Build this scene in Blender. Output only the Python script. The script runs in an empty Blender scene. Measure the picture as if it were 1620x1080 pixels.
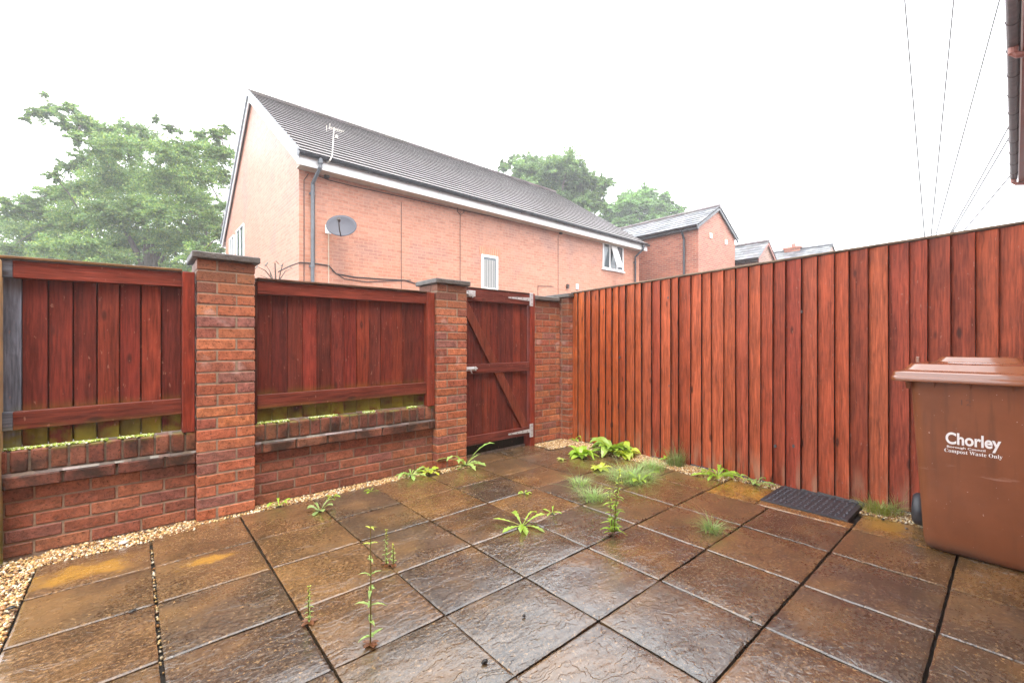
import bpy, bmesh, math, random
import numpy as np
from mathutils import Vector, Matrix, noise as mnoise

# ------------------------------------------------------------------ camera, sky, sun, exposure
scene = bpy.context.scene
COL = scene.collection
F, CX, CY, H = 690.0, 810.0, 543.0, 1.16          # photo calibration (1620 px wide)
ANG = math.atan2(690.0, 795.0)
CA, SA = math.cos(ANG), math.sin(ANG)

cd = bpy.data.cameras.new('camera')
cam = bpy.data.objects.new('camera', cd); COL.objects.link(cam)
cam.location = (0, 0, H)
cam.rotation_euler = (math.pi/2, 0, -ANG)
cd.sensor_width = 36.0; cd.lens = 36.0*F/1620.0
cd.shift_y = 3.0/1620.0
cd.clip_start = 0.02; cd.clip_end = 1000
scene.camera = cam

SUN_EL, SUN_AZ = math.radians(66), math.radians(245)   # azimuth of the sun measured from +x, counter-clockwise
w = bpy.data.worlds.new("World"); scene.world = w; w.use_nodes = True
nt = w.node_tree; nt.nodes.clear()
wo = nt.nodes.new('ShaderNodeOutputWorld'); bg = nt.nodes.new('ShaderNodeBackground')
sk = nt.nodes.new('ShaderNodeTexSky'); sk.sky_type = 'NISHITA'; sk.sun_disc = False
sk.sun_elevation = SUN_EL; sk.sun_rotation = math.pi/2 - SUN_AZ
mxs = nt.nodes.new('ShaderNodeMix'); mxs.data_type = 'RGBA'; mxs.inputs[0].default_value = 0.93
cn = nt.nodes.new('ShaderNodeTexNoise'); cn.inputs['Scale'].default_value = 1.6; cn.inputs['Detail'].default_value = 4
cr = nt.nodes.new('ShaderNodeValToRGB')
cr.color_ramp.elements[0].color = (8.2, 8.5, 9.0, 1); cr.color_ramp.elements[1].color = (10.5, 10.6, 10.8, 1)
nt.links.new(cn.outputs['Fac'], cr.inputs['Fac'])
nt.links.new(sk.outputs['Color'], mxs.inputs[6]); nt.links.new(cr.outputs['Color'], mxs.inputs[7])
nt.links.new(mxs.outputs[2], bg.inputs['Color']); bg.inputs['Strength'].default_value = 0.15
nt.links.new(bg.outputs[0], wo.inputs['Surface'])

sd = bpy.data.lights.new('sun', 'SUN'); sd.energy = 1.5; sd.angle = math.radians(20); sd.color = (1.0, 0.95, 0.88)
sun = bpy.data.objects.new('sun', sd); COL.objects.link(sun)
sdir = Vector((math.cos(SUN_AZ)*math.cos(SUN_EL), math.sin(SUN_AZ)*math.cos(SUN_EL), math.sin(SUN_EL)))
sun.rotation_euler = sdir.to_track_quat('Z', 'Y').to_euler()

scene.view_settings.view_transform = 'Standard'; scene.view_settings.look = 'None'
scene.view_settings.gamma = 1.0; scene.view_settings.exposure = 1.68
scene.render.engine = 'CYCLES'
scene.cycles.max_bounces = 8; scene.cycles.diffuse_bounces = 4; scene.cycles.glossy_bounces = 4
scene.cycles.transparent_max_bounces = 8; scene.cycles.use_denoising = True; scene.cycles.denoising_prefilter = 'NONE'

# ------------------------------------------------------------------ helpers
rnd = random.Random(7)
def U(a, b): return rnd.uniform(a, b)
def ground_pt(px, py, z=0.0):
    Y = F*(H-z)/(py-CY); X = (px-CX)/F*Y
    return Vector((X*CA+Y*SA, -X*SA+Y*CA, z))
def depth_pt(px, py, Y):
    X = (px-CX)/F*Y
    return Vector((X*CA+Y*SA, -X*SA+Y*CA, H-(py-CY)/F*Y))
def on_v(px, py, v):
    r = (px-CX)/F; return depth_pt(px, py, v/(CA-r*SA))
def on_u(px, py, u):
    r = (px-CX)/F; return depth_pt(px, py, u/(SA+r*CA))
def on_z(px, py, z): return depth_pt(px, py, (z-H)*F/(CY-py))

ORG = {}
def tag(o, label=None, cat=None, group=None, kind=None):
    if label: o['label'] = label
    if cat: o['category'] = cat
    if group: o['group'] = group
    if kind: o['kind'] = kind
    return o
def thing(name, label, cat, loc=(0, 0, 0), group=None):
    o = bpy.data.objects.new(name, None); COL.objects.link(o); o.location = loc
    o.empty_display_size = 0.1
    ORG[o.name] = Vector(loc)
    return tag(o, label, cat, group)

def jit(c, a=0.1):
    k = 1+U(-a, a); return tuple(max(0, x*k*(1+U(-a, a)*0.35)) for x in c)

class MB:
    def __init__(s): s.v = []; s.f = []; s.c = []; s.m = []
    def face(s, idx, c, m=0): s.f.append(idx); s.c.append(c); s.m.append(m)
    def hexa(s, p, c=(.5, .5, .5), m=0):       # p: 4 bottom ccw, 4 top ccw
        b = len(s.v); s.v += [tuple(q) for q in p]
        for q in ((3, 2, 1, 0), (4, 5, 6, 7), (0, 1, 5, 4), (1, 2, 6, 5), (2, 3, 7, 6), (3, 0, 4, 7)):
            s.face(tuple(b+i for i in q), c, m)
    def box(s, x0, x1, y0, y1, z0, z1, c=(.5, .5, .5), m=0):
        s.hexa([(x0, y0, z0), (x1, y0, z0), (x1, y1, z0), (x0, y1, z0), (x0, y0, z1), (x1, y0, z1), (x1, y1, z1), (x0, y1, z1)], c, m)
    def obox(s, cen, ax, ay, az, hx, hy, hz, c=(.5, .5, .5), m=0):
        cen = Vector(cen); ax = Vector(ax).normalized()*hx; ay = Vector(ay).normalized()*hy; az = Vector(az).normalized()*hz
        s.hexa([cen-ax-ay-az, cen+ax-ay-az, cen+ax+ay-az, cen-ax+ay-az, cen-ax-ay+az, cen+ax-ay+az, cen+ax+ay+az, cen-ax+ay+az], c, m)
    def poly(s, pts, c=(.5, .5, .5), m=0):
        b = len(s.v); s.v += [tuple(q) for q in pts]; s.face(tuple(range(b, b+len(pts))), c, m)
    def prism(s, pts, off, c=(.5, .5, .5), m=0):   # polygon extruded by vector off
        n = len(pts); b = len(s.v); off = Vector(off)
        s.v += [tuple(q) for q in pts] + [tuple(Vector(q)+off) for q in pts]
        s.face(tuple(range(b+n-1, b-1, -1)), c, m); s.face(tuple(range(b+n, b+2*n)), c, m)
        for i in range(n):
            j = (i+1) % n; s.face((b+i, b+j, b+n+j, b+n+i), c, m)
    def rings(s, rings, c=(.5, .5, .5), m=0, cap=True):
        b = len(s.v); n = len(rings[0])
        for r in rings: s.v += [tuple(q) for q in r]
        for k in range(len(rings)-1):
            for i in range(n):
                j = (i+1) % n
                s.face((b+k*n+i, b+k*n+j, b+(k+1)*n+j, b+(k+1)*n+i), c, m)
        if cap:
            s.face(tuple(b+i for i in range(n-1, -1, -1)), c, m)
            e = b+(len(rings)-1)*n; s.face(tuple(e+i for i in range(n)), c, m)
    def tube(s, path, r, n=8, c=(.5, .5, .5), m=0):
        path = [Vector(p) for p in path]; rs = r if isinstance(r, (list, tuple)) else [r]*len(path)
        R = []
        for i, p in enumerate(path):
            d = (path[min(i+1, len(path)-1)]-path[max(i-1, 0)]).normalized()
            a = d.orthogonal().normalized() if i == 0 else (a-d*a.dot(d)).normalized()
            b2 = d.cross(a)
            R.append([p+(a*math.cos(t)+b2*math.sin(t))*rs[i] for t in [2*math.pi*k/n for k in range(n)]])
        s.rings(R, c, m)
    def build(s, name, mats, parent=None, bevel=0, smooth=False, seg=1):
        org = ORG[parent.name] if parent else Vector((0, 0, 0))
        me = bpy.data.meshes.new(name)
        va = np.array(s.v, dtype=float)-np.array(org)
        me.from_pydata(va.tolist(), [], s.f)
        at = me.attributes.new('col', 'FLOAT_COLOR', 'FACE')
        ca = np.ones((len(s.f), 4), dtype=np.float32); ca[:, :3] = np.array(s.c, dtype=np.float32)
        at.data.foreach_set('color', ca.ravel())
        for mm in (mats if isinstance(mats, (list, tuple)) else [mats]): me.materials.append(mm)
        me.polygons.foreach_set('material_index', s.m)
        if smooth: me.polygons.foreach_set('use_smooth', [True]*len(s.f))
        me.update()
        o = bpy.data.objects.new(name, me); COL.objects.link(o)
        if parent: o.parent = parent
        ORG[o.name] = org
        if bevel:
            bv = o.modifiers.new('bevel', 'BEVEL'); bv.width = bevel; bv.segments = seg; bv.limit_method = 'ANGLE'
        return o

# ------------------------------------------------------------------ materials
class NT:
    def __init__(s, name):
        s.mat = bpy.data.materials.new(name); s.mat.use_nodes = True
        s.t = s.mat.node_tree; s.b = s.t.nodes['Principled BSDF']
    def n(s, typ, ins=None, **props):
        nd = s.t.nodes.new(typ)
        for k, v in props.items(): setattr(nd, k, v)
        for k, v in (ins or {}).items(): s.set(nd.inputs[k], v)
        return nd
    def set(s, sock, v):
        if isinstance(v, bpy.types.NodeSocket): s.t.links.new(v, sock)
        else: sock.default_value = v
    def math(s, op, a, b=0.0, c=0.0, clamp=False):
        nd = s.n('ShaderNodeMath', {0: a, 1: b, 2: c}, operation=op); nd.use_clamp = clamp; return nd.outputs[0]
    def mix(s, fac, a, b, mode='MIX'):
        nd = s.n('ShaderNodeMix', data_type='RGBA', blend_type=mode)
        s.set(nd.inputs[0], fac); s.set(nd.inputs[6], a); s.set(nd.inputs[7], b); return nd.outputs[2]
    def noise(s, vec, scale, detail=4, rough=0.55, dist=0.0):
        nd = s.n('ShaderNodeTexNoise', {'Vector': vec, 'Scale': scale, 'Detail': detail, 'Roughness': rough, 'Distortion': dist}); return nd.outputs['Fac']
    def ramp(s, fac, stops, interp='LINEAR'):
        nd = s.n('ShaderNodeValToRGB', {'Fac': fac}); e = nd.color_ramp.elements; nd.color_ramp.interpolation = interp
        while len(e) < len(stops): e.new(0.5)
        for i, (p, c) in enumerate(stops):
            e[i].position = p; e[i].color = (c, c, c, 1) if isinstance(c, (int, float)) else (*c, 1)
        return nd.outputs['Color']
    def obj(s): return s.n('ShaderNodeTexCoord').outputs['Object']
    def pos(s): return s.n('ShaderNodeNewGeometry').outputs['Position']
    def col(s): return s.n('ShaderNodeAttribute', attribute_name='col').outputs['Color']
    def rng(s, x, a, b, c=0.0, d=1.0):
        return s.n('ShaderNodeMapRange', {0: x, 1: a, 2: b, 3: c, 4: d}, interpolation_type='SMOOTHSTEP').outputs[0]
    def sxyz(s, v): return s.n('ShaderNodeSeparateXYZ', {0: v}).outputs
    def cxyz(s, x, y, z): return s.n('ShaderNodeCombineXYZ', {0: x, 1: y, 2: z}).outputs[0]
    def scale(s, v, sc): return s.n('ShaderNodeVectorMath', {0: v, 1: sc}, operation='MULTIPLY').outputs[0]
    def addv(s, v, a): return s.n('ShaderNodeVectorMath', {0: v, 1: a}, operation='ADD').outputs[0]
    def bump(s, h, strength=0.5, dist=0.01, nrm=None):
        nd = s.n('ShaderNodeBump', {'Height': h, 'Strength': strength, 'Distance': dist})
        if nrm is not None: s.set(nd.inputs['Normal'], nrm)
        return nd.outputs[0]
    def out(s, base, rough=0.5, nrm=None, **kw):
        s.set(s.b.inputs['Base Color'], base); s.set(s.b.inputs['Roughness'], rough)
        if nrm is not None: s.set(s.b.inputs['Normal'], nrm)
        for k, v in kw.items(): s.set(s.b.inputs[k.replace('_', ' ')], v)
        return s.mat

def m_plain(name, color, rough=0.5, var=0.15, sc=8, bump=0.0, **kw):
    t = NT(name); p = t.obj()
    n1 = t.noise(p, sc, 5); f = t.ramp(n1, [(0.25, 1-var), (0.75, 1+var)])
    c = t.mix(1.0, (*color, 1), f, 'MULTIPLY')
    r = t.math('MULTIPLY_ADD', n1, 0.25, rough-0.12)
    nrm = t.bump(t.noise(p, sc*6, 4), 0.5, bump) if bump else None
    return t.out(c, r, nrm, **kw)

def m_wood(name, moss_lo=0.0, moss_hi=0.0, axis='z', rough=0.42, stain=True, pale=False):
    t = NT(name); p = t.obj(); c0 = t.col()
    cs = t.n('ShaderNodeSeparateColor', {0: c0}).outputs
    off = t.math('MULTIPLY', t.math('ADD', cs[0], cs[1]), 371.0)      # every board its own grain
    p2 = t.addv(p, t.cxyz(off, t.math('MULTIPLY', off, 0.7), off))
    sc = {'z': (26, 26, 1.6), 'x': (1.6, 26, 26), 'y': (26, 1.6, 26)}[axis]
    pw = t.addv(t.scale(p2, sc), t.scale(t.n('ShaderNodeTexNoise', {'Vector': p2, 'Scale': 5.0, 'Detail': 2.0}).outputs['Color'], (1.2, 1.2, 1.2)))
    g = t.noise(pw, 1.0, 6, 0.65, 0.6)
    g2 = t.noise(t.scale(p2, tuple(x*4 for x in sc)), 1.0, 3)
    bl = t.noise(p2, 4.0, 4)
    kn = t.n('ShaderNodeTexVoronoi', {'Vector': t.scale(p2, {'z': (9, 9, 3.2), 'x': (3.2, 9, 9), 'y': (9, 3.2, 9)}[axis]), 'Scale': 1.0}).outputs['Distance']
    knot = t.rng(kn, 0.06, 0.16, 1.0, 0.0)
    c = t.mix(1.0, c0, t.ramp(g, [(0.28, 0.52), (0.48, 0.98), (0.72, 1.32)]), 'MULTIPLY')
    c = t.mix(0.9, c, t.ramp(g2, [(0.32, 0.6), (0.68, 1.35)]), 'MULTIPLY')
    c = t.mix(1.0, c, t.ramp(bl, [(0.3, 0.8), (0.7, 1.15)]), 'MULTIPLY')
    c = t.mix(t.math('MULTIPLY', knot, 0.75), c, (0.025, 0.010, 0.007, 1))
    zz = t.sxyz(t.pos())[2]
    if pale:   # weathered pale ends where the stain has worn off
        wf = t.math('MULTIPLY', t.rng(zz, 0.32, 0.0), t.rng(t.noise(t.scale(p2, (14, 14, 2.5)), 1.0, 4), 0.48, 0.66))
        c = t.mix(t.math('MULTIPLY', wf, 0.65), c, (0.36, 0.22, 0.14, 1))
        ws = t.rng(t.noise(t.scale(p2, (17, 17, 0.5)), 1.0, 2), 0.70, 0.78)
        c = t.mix(t.math('MULTIPLY', ws, 0.5), c, (0.42, 0.25, 0.17, 1))
    if moss_hi > moss_lo:
        mf = t.math('MULTIPLY', t.rng(zz, moss_hi, moss_lo), t.rng(t.noise(p2, 7.0, 5), 0.32, 0.54))
        c = t.mix(t.math('MULTIPLY', mf, 0.85), c, (0.21, 0.20, 0.02, 1))
        dk = t.math('MULTIPLY', t.rng(zz, moss_hi-0.02, moss_lo), t.rng(t.noise(p2, 3.0, 5), 0.45, 0.6))
        c = t.mix(t.math('MULTIPLY', dk, 0.5), c, (0.02, 0.014, 0.008, 1))
    hgt = t.math('MULTIPLY_ADD', g2, 0.4, g)
    sp = t.rng(t.noise(t.scale(p2, (60, 60, 22)), 1.0, 2), 0.68, 0.74)
    c = t.mix(t.math('MULTIPLY', sp, 0.45), c, (0.34, 0.17, 0.12, 1))
    return t.out(c, t.math('MULTIPLY_ADD', bl, 0.3, rough-0.15), t.bump(hgt, 0.7, 0.005), Specular_IOR_Level=0.2)

def m_brick(name, grime=False):
    t = NT(name); p = t.obj(); c0 = t.col()
    n1 = t.noise(p, 26, 6, 0.75); n2 = t.noise(p, 75, 4, 0.7); n3 = t.noise(p, 3.2, 4)
    c = t.mix(1.0, c0, t.ramp(n1, [(0.30, 0.5), (0.5, 0.95), (0.72, 1.38)]), 'MULTIPLY')
    c = t.mix(1.0, c, t.ramp(n2, [(0.33, 0.3), (0.45, 0.98), (0.75, 1.2)]), 'MULTIPLY')
    c = t.mix(1.0, c, t.ramp(n3, [(0.3, 0.85), (0.7, 1.1)]), 'MULTIPLY')
    zz = t.sxyz(t.pos())[2]
    # efflorescence bloom and black algae under the caps
    ef = t.math('MULTIPLY', t.rng(t.noise(p, 5.0, 4), 0.58, 0.72), t.math('MULTIPLY', t.rng(zz, 0.8, 1.05), t.rng(zz, 1.6, 1.35)))
    c = t.mix(t.math('MULTIPLY', ef, 0.42), c, (0.52, 0.42, 0.38, 1))
    al = t.math('MULTIPLY', t.rng(t.math('MULTIPLY_ADD', n3, 0.35, zz), 1.52, 1.86), t.ramp(n1, [(0.3, 0.5), (0.6, 1.0)]))
    c = t.mix(t.math('MULTIPLY', al, 0.62), c, (0.045, 0.035, 0.022, 1))
    if grime:
        gr = t.rng(t.math('MULTIPLY_ADD', n1, 0.4, t.noise(p, 8.0, 5)), 0.62, 0.86)
        c = t.mix(t.math('MULTIPLY', gr, 0.85), c, (0.018, 0.014, 0.010, 1))
        ms = t.math('MULTIPLY', t.rng(zz, 0.56, 0.585), t.rng(t.noise(p, 16.0, 4), 0.42, 0.6))
        c = t.mix(t.math('MULTIPLY', ms, 0.7), c, (0.16, 0.17, 0.03, 1))
    h = t.math('ADD', t.math('MULTIPLY', n1, 0.8), t.math('MULTIPLY', n2, 0.35))
    return t.out(c, 0.5, t.bump(h, 0.85, 0.007), Specular_IOR_Level=0.2)

def m_attr(name, rough=0.5, var=0.25, sc=20, bump=0.003, bsc=60, spec=0.5, trans=0.0):
    t = NT(name); p = t.obj()
    n1 = t.noise(p, sc, 5); c = t.mix(1.0, t.col(), t.ramp(n1, [(0.28, 1-var), (0.72, 1+var)]), 'MULTIPLY')
    nrm = t.bump(t.noise(p, bsc, 4), 0.6, bump) if bump else None
    if trans:
        t.out(c, rough, nrm, Specular_IOR_Level=spec)
        tr = t.n('ShaderNodeBsdfTranslucent', {'Color': t.mix(1.0, c, (1.5, 1.5, 0.7, 1), 'MULTIPLY')})
        mx = t.n('ShaderNodeMixShader', {0: trans, 1: t.b.outputs[0], 2: tr.outputs[0]})
        t.t.links.new(mx.outputs[0], t.t.nodes['Material Output'].inputs['Surface']); return t.mat
    return t.out(c, rough, nrm, Specular_IOR_Level=spec)

def m_slab():
    t = NT('wet_riven_slab'); p = t.pos(); c0 = t.col()
    cs = t.n('ShaderNodeSeparateColor', {0: c0}).outputs
    off = t.math('MULTIPLY', t.math('ADD', cs[0], cs[2]), 913.0)
    p2 = t.addv(p, t.cxyz(off, t.math('MULTIPLY', off, 1.7), 0.0))
    n1 = t.noise(p2, 9, 6, 0.65); n2 = t.noise(p2, 60, 4, 0.75); n3 = t.noise(p2, 2.2, 3)
    wet = t.noise(p, 1.3, 4)
    c = t.mix(1.0, c0, t.ramp(n1, [(0.28, 0.6), (0.5, 1.0), (0.78, 1.5)]), 'MULTIPLY')
    c = t.mix(1.0, c, t.ramp(n2, [(0.34, 0.32), (0.5, 0.95), (0.66, 1.9)]), 'MULTIPLY')
    c = t.mix(t.math('MULTIPLY', t.rng(n3, 0.46, 0.70), 0.6), c, (0.21, 0.115, 0.042, 1))
    fl = t.rng(t.noise(p2, 62, 3, 0.6), 0.60, 0.68)
    c = t.mix(t.math('MULTIPLY', fl, 0.7), c, (0.36, 0.22, 0.095, 1))
    dk = t.rng(t.noise(p, 1.9, 5, 0.6), 0.52, 0.66)
    c = t.mix(t.math('MULTIPLY', dk, 0.5), c, (0.034, 0.027, 0.016, 1))
    # ochre stains where the surface coat has worn away
    for (cx, cy, rx, ry, rot) in STAINS:
        d = t.addv(p, (-cx, -cy, 0)); x, y, z = t.sxyz(d)
        ca, sa = math.cos(rot), math.sin(rot)
        a = t.math('DIVIDE', t.math('ADD', t.math('MULTIPLY', x, ca), t.math('MULTIPLY', y, sa)), rx)
        b = t.math('DIVIDE', t.math('SUBTRACT', t.math('MULTIPLY', y, ca), t.math('MULTIPLY', x, sa)), ry)
        r = t.math('ADD', t.math('SQRT', t.math('ADD', t.math('MULTIPLY', a, a), t.math('MULTIPLY', b, b))), t.math('ADD', t.math('MULTIPLY_ADD', n1, 2.4, -1.2), t.math('MULTIPLY_ADD', n2, 1.3, -0.65)))
        c = t.mix(t.math('MULTIPLY', t.rng(r, 1.1, 0.35), 0.85), c, t.mix(n2, (0.24, 0.115, 0.018, 1), (0.46, 0.25, 0.04, 1)))
    # riven ledges: terraced, stretched noise
    pw = t.addv(t.scale(p2, (5.0, 11.0, 1)), t.scale(t.n('ShaderNodeTexNoise', {'Vector': p2, 'Scale': 7.0, 'Detail': 3.0}).outputs['Color'], (2.2, 2.2, 0)))
    rv = t.noise(pw, 0.55, 3, 0.5)
    terr = t.ramp(rv, [(0.34, 0.0), (0.355, 0.18), (0.42, 0.2), (0.432, 0.42), (0.50, 0.45), (0.515, 0.66), (0.58, 0.7), (0.592, 0.85), (0.68, 0.9), (0.70, 1.0)])
    crk = t.ramp(rv, [(0.338, 1.0), (0.348, 0.62), (0.356, 1.0), (0.418, 1.0), (0.426, 0.68), (0.433, 1.0), (0.498, 1.0), (0.507, 0.62), (0.516, 1.0), (0.579, 1.0), (0.586, 0.68), (0.593, 1.0), (0.68, 1.0), (0.69, 0.68), (0.70, 1.0)])
    c = t.mix(t.rng(t.noise(p2, 6.0, 2), 0.35, 0.6), c, t.mix(1.0, c, crk, 'MULTIPLY'))
    rv2 = t.noise(t.scale(p2, (14, 30, 1)), 1.0, 5, 0.65, 1.0)
    b1 = t.bump(terr, 0.8, 0.005)
    b2 = t.bump(t.math('ADD', t.math('MULTIPLY', rv2, 1.0), t.math('MULTIPLY', n2, 0.15)), 0.42, 0.004, b1)
    rough = t.math('ADD', t.ramp(wet, [(0.3, 0.10), (0.7, 0.30)]), t.math('MULTIPLY', n2, 0.14))
    return t.out(c, rough, b2, Specular_IOR_Level=0.6, Coat_Weight=t.ramp(t.noise(p, 2.1, 4), [(0.3, 0.6), (0.6, 1.0)]), Coat_Roughness=0.035, Coat_IOR=1.5, Coat_Normal=t.bump(t.math('ADD', t.math('MULTIPLY', terr, 1.0), t.math('ADD', t.math('MULTIPLY', rv2, 0.55), t.math('MULTIPLY', n2, 0.12))), 0.9, 0.006))

def m_house_brick(name, ca, cb, mortar, rough=0.5, mort=0.010):
    t = NT(name); p = t.obj(); x, y, z = t.sxyz(p)
    nx = t.math('ABSOLUTE', t.sxyz(t.n('ShaderNodeNewGeometry').outputs['True Normal'])[0])
    hh = t.math('ADD', t.math('MULTIPLY', x, t.math('SUBTRACT', 1.0, nx)), t.math('MULTIPLY', y, nx))
    br = t.n('ShaderNodeTexBrick', {'Vector': t.cxyz(hh, z, 0.0), 'Color1': (0, 0, 0, 1), 'Color2': (1, 1, 1, 1), 'Mortar': (0.5, 0.5, 0.5, 1), 'Scale': 1.0,
             'Mortar Size': mort, 'Mortar Smooth': 0.1, 'Bias': 0.0, 'Brick Width': 0.225, 'Row Height': 0.075}, offset=0.5, squash=1.0)
    n1 = t.noise(p, 14, 5, 0.6); n2 = t.noise(p, 0.8, 5); n3 = t.noise(p, 90, 3)
    c = t.mix(br.outputs['Color'], (*ca, 1), (*cb, 1))
    c = t.mix(1.0, c, t.ramp(n1, [(0.3, 0.8), (0.7, 1.18)]), 'MULTIPLY')
    c = t.mix(t.math('MULTIPLY', t.rng(n2, 0.52, 0.68), 0.35), c, (ca[2]*1.5, ca[2]*1.1, ca[2]*1.15, 1))
    c = t.mix(br.outputs['Fac'], c, (*mortar, 1))
    h = t.math('SUBTRACT', t.math('MULTIPLY', n3, 0.3), br.outputs['Fac'])
    return t.out(c, rough, t.bump(h, 0.6, 0.006), Specular_IOR_Level=0.25)

def m_glass(name, tint=(0.10, 0.13, 0.145)):
    t = NT(name); n = t.noise(t.obj(), 2.0, 2)
    return t.out(t.mix(n, (tint[0]*.5, tint[1]*.5, tint[2]*.5, 1), (*tint, 1)), 0.04, None, Specular_IOR_Level=0.9)

STAINS = []
def stain(px, py, rx, ry, rot=0.0):
    q = ground_pt(px, py); STAINS.append((q.x, q.y, rx, ry, rot))
stain(130, 905, 0.24, 0.13, 0.0)
stain(330, 885, 0.13, 0.06)
stain(1405, 832, 0.17, 0.15)
stain(1190, 780, 0.17, 0.10, 1.2)
M_SLAB = m_slab()
M_BRICK = m_brick('patio_brick')
M_BRICKW = m_brick('wet_ledge_brick', True)
M_MORTARD = m_plain('dirty_mortar', (0.085, 0.060, 0.038), 0.7, 0.5, 30, 0.004)
M_MORTAR = m_plain('mortar', (0.24, 0.17, 0.115), 0.8, 0.3, 30, 0.004)
M_CAP = m_plain('dark_wet_concrete', (0.088, 0.078, 0.068), 0.5, 0.55, 14, 0.012)
M_PANEL = m_wood('stained_panel_boards', 0.64, 0.86)
M_RAIL = m_wood('stained_rails', axis='x', moss_lo=0.62, moss_hi=0.735)
M_RED = m_wood('stained_upright')
M_GATE = m_wood('stained_gate_boards')
M_LEDGE = m_wood('stained_ledges', axis='x')
M_FENCE = m_wood('fence_boards', pale=True, rough=0.5)
M_CAPRAIL = m_wood('weathered_capping', axis='x', rough=0.5)
M_CAPRAIL_Y = m_wood('weathered_fence_capping', axis='y', rough=0.5)
M_GALV = m_plain('galvanised_steel', (0.52, 0.53, 0.54), 0.42, 0.2, 40, 0.001, Metallic=0.35)
M_BOLT = m_plain('dark_bolt_head', (0.06, 0.06, 0.06), 0.5)
M_BIN = m_plain('brown_bin_plastic', (0.20, 0.074, 0.036), 0.42, 0.16, 5, 0.0007, Specular_IOR_Level=0.45)
def m_bin():
    t = NT('brown_bin_plastic'); p = t.obj(); n1 = t.noise(p, 5, 5); x, y, z = t.sxyz(p)
    c = t.mix(1.0, (0.205, 0.069, 0.029, 1), t.ramp(n1, [(0.25, 0.84), (0.75, 1.16)]), 'MULTIPLY')
    st = t.noise(t.scale(p, (30, 30, 1.2)), 1.0, 4)                                   # rain streaked grime
    c = t.mix(t.math('MULTIPLY', t.rng(st, 0.5, 0.72), t.rng(z, 0.2, 0.9, 0.12, 0.4)), c, (0.07, 0.035, 0.022, 1))
    sc = t.math('MULTIPLY', t.rng(t.noise(t.scale(p, (1, 6, 34)), 1.0, 5), 0.60, 0.70), t.rng(t.math('ABSOLUTE', t.math('SUBTRACT', z, 0.44)), 0.10, 0.02))
    c = t.mix(t.math('MULTIPLY', sc, 0.22), c, (0.55, 0.36, 0.28, 1))
    c = t.mix(t.math('MULTIPLY', t.rng(t.noise(p, 75, 2), 0.735, 0.76), 0.6), c, (0.6, 0.45, 0.38, 1))
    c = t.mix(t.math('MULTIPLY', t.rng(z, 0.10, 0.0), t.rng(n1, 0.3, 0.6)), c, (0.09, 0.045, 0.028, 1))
    return t.out(c, t.math('MULTIPLY_ADD', n1, 0.25, 0.3), t.bump(t.noise(p, 60, 3), 0.4, 0.0006), Specular_IOR_Level=0.3)
M_BIN = m_bin()
M_LID = m_plain('brown_lid_plastic', (0.24, 0.078, 0.029), 0.2, 0.08, 6, 0.0006, Specular_IOR_Level=0.6, Coat_Weight=1.0, Coat_Roughness=0.06)
M_RUBBER = m_plain('black_rubber', (0.034, 0.036, 0.042), 0.42, 0.2, 30, 0.001)
M_STUD = m_plain('highlit_rubber_stud', (0.075, 0.080, 0.092), 0.35, 0.3, 30, 0.0)  # lighter than the mat: the studs' shine put into the colour
M_WHITE = m_plain('white_plastic', (0.78, 0.78, 0.77), 0.35, 0.05, 5)
M_INK = m_plain('white_print', (0.80, 0.78, 0.76), 0.5, 0.1, 60)
M_SCRATCH = m_plain('scratched_number', (0.125, 0.048, 0.026), 0.6, 0.3, 80)
M_PIPE = m_plain('grey_pipe_plastic', (0.12, 0.13, 0.145), 0.4, 0.2, 9)
M_GUTTER = m_plain('dark_gutter_plastic', (0.035, 0.038, 0.045), 0.3, 0.3, 9)
M_CABLE = m_plain('black_cable', (0.05, 0.035, 0.03), 0.6)
M_GREYWIRE = m_plain('overhead_cable_sheath', (0.24, 0.24, 0.245), 0.6)
M_TILE = m_attr('concrete_roof_tile', 0.3, 0.15, 2, 0.001, 40, 0.5)
M_SLATE = m_attr('grey_slate', 0.45, 0.3, 4, 0.003, 30, 0.5)
M_HB = m_house_brick('pale_red_house_brick', (0.44, 0.185, 0.115), (0.53, 0.25, 0.165), (0.47, 0.26, 0.185), 0.40, 0.0075)
M_OB = m_house_brick('old_red_brick', (0.30, 0.085, 0.05), (0.46, 0.16, 0.095), (0.36, 0.22, 0.16))
M_DB = m_house_brick('weathered_brown_brick', (0.20, 0.09, 0.06), (0.36, 0.18, 0.12), (0.34, 0.27, 0.22))
M_SOLDIER = m_attr('header_brick', 0.5, 0.2, 20, 0.003, 60, 0.4)
M_GLASS = m_glass('window_glass')
M_BLIND = m_plain('blind_slats', (0.34, 0.33, 0.31), 0.6, 0.05)
M_SOFFIT = m_plain('red_brown_soffit_board', (0.30, 0.11, 0.08), 0.45, 0.25, 7)
M_OLDGUT = m_plain('old_gutter', (0.11, 0.085, 0.085), 0.45, 0.5, 12)
M_DISH = m_plain('grey_dish_metal', (0.085, 0.085, 0.10), 0.6, 0.12, 6, Specular_IOR_Level=0.2)
M_PEBBLE = m_attr('gravel_stone', 0.35, 0.2, 60, 0, 60, 0.5)
M_BED = m_plain('sandy_bed', (0.12, 0.075, 0.035), 0.8, 0.4, 40, 0.006)
M_SOIL = m_plain('dark_joint_soil', (0.025, 0.019, 0.013), 0.8, 0.5, 50, 0.006)
M_ASPHALT = m_plain('wet_asphalt', (0.05, 0.05, 0.052), 0.45, 0.3, 12, 0.004)
M_WEED = m_attr('weed_leaf', 0.38, 0.18, 70, 0.0008, 160, 0.5, trans=0.3)
M_GRASS = m_attr('grass_blade', 0.5, 0.15, 40, 0, 60, 0.3, trans=0.3)
M_MOSS = m_attr('moss', 0.7, 0.3, 120, 0, 60, 0.2)
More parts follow.
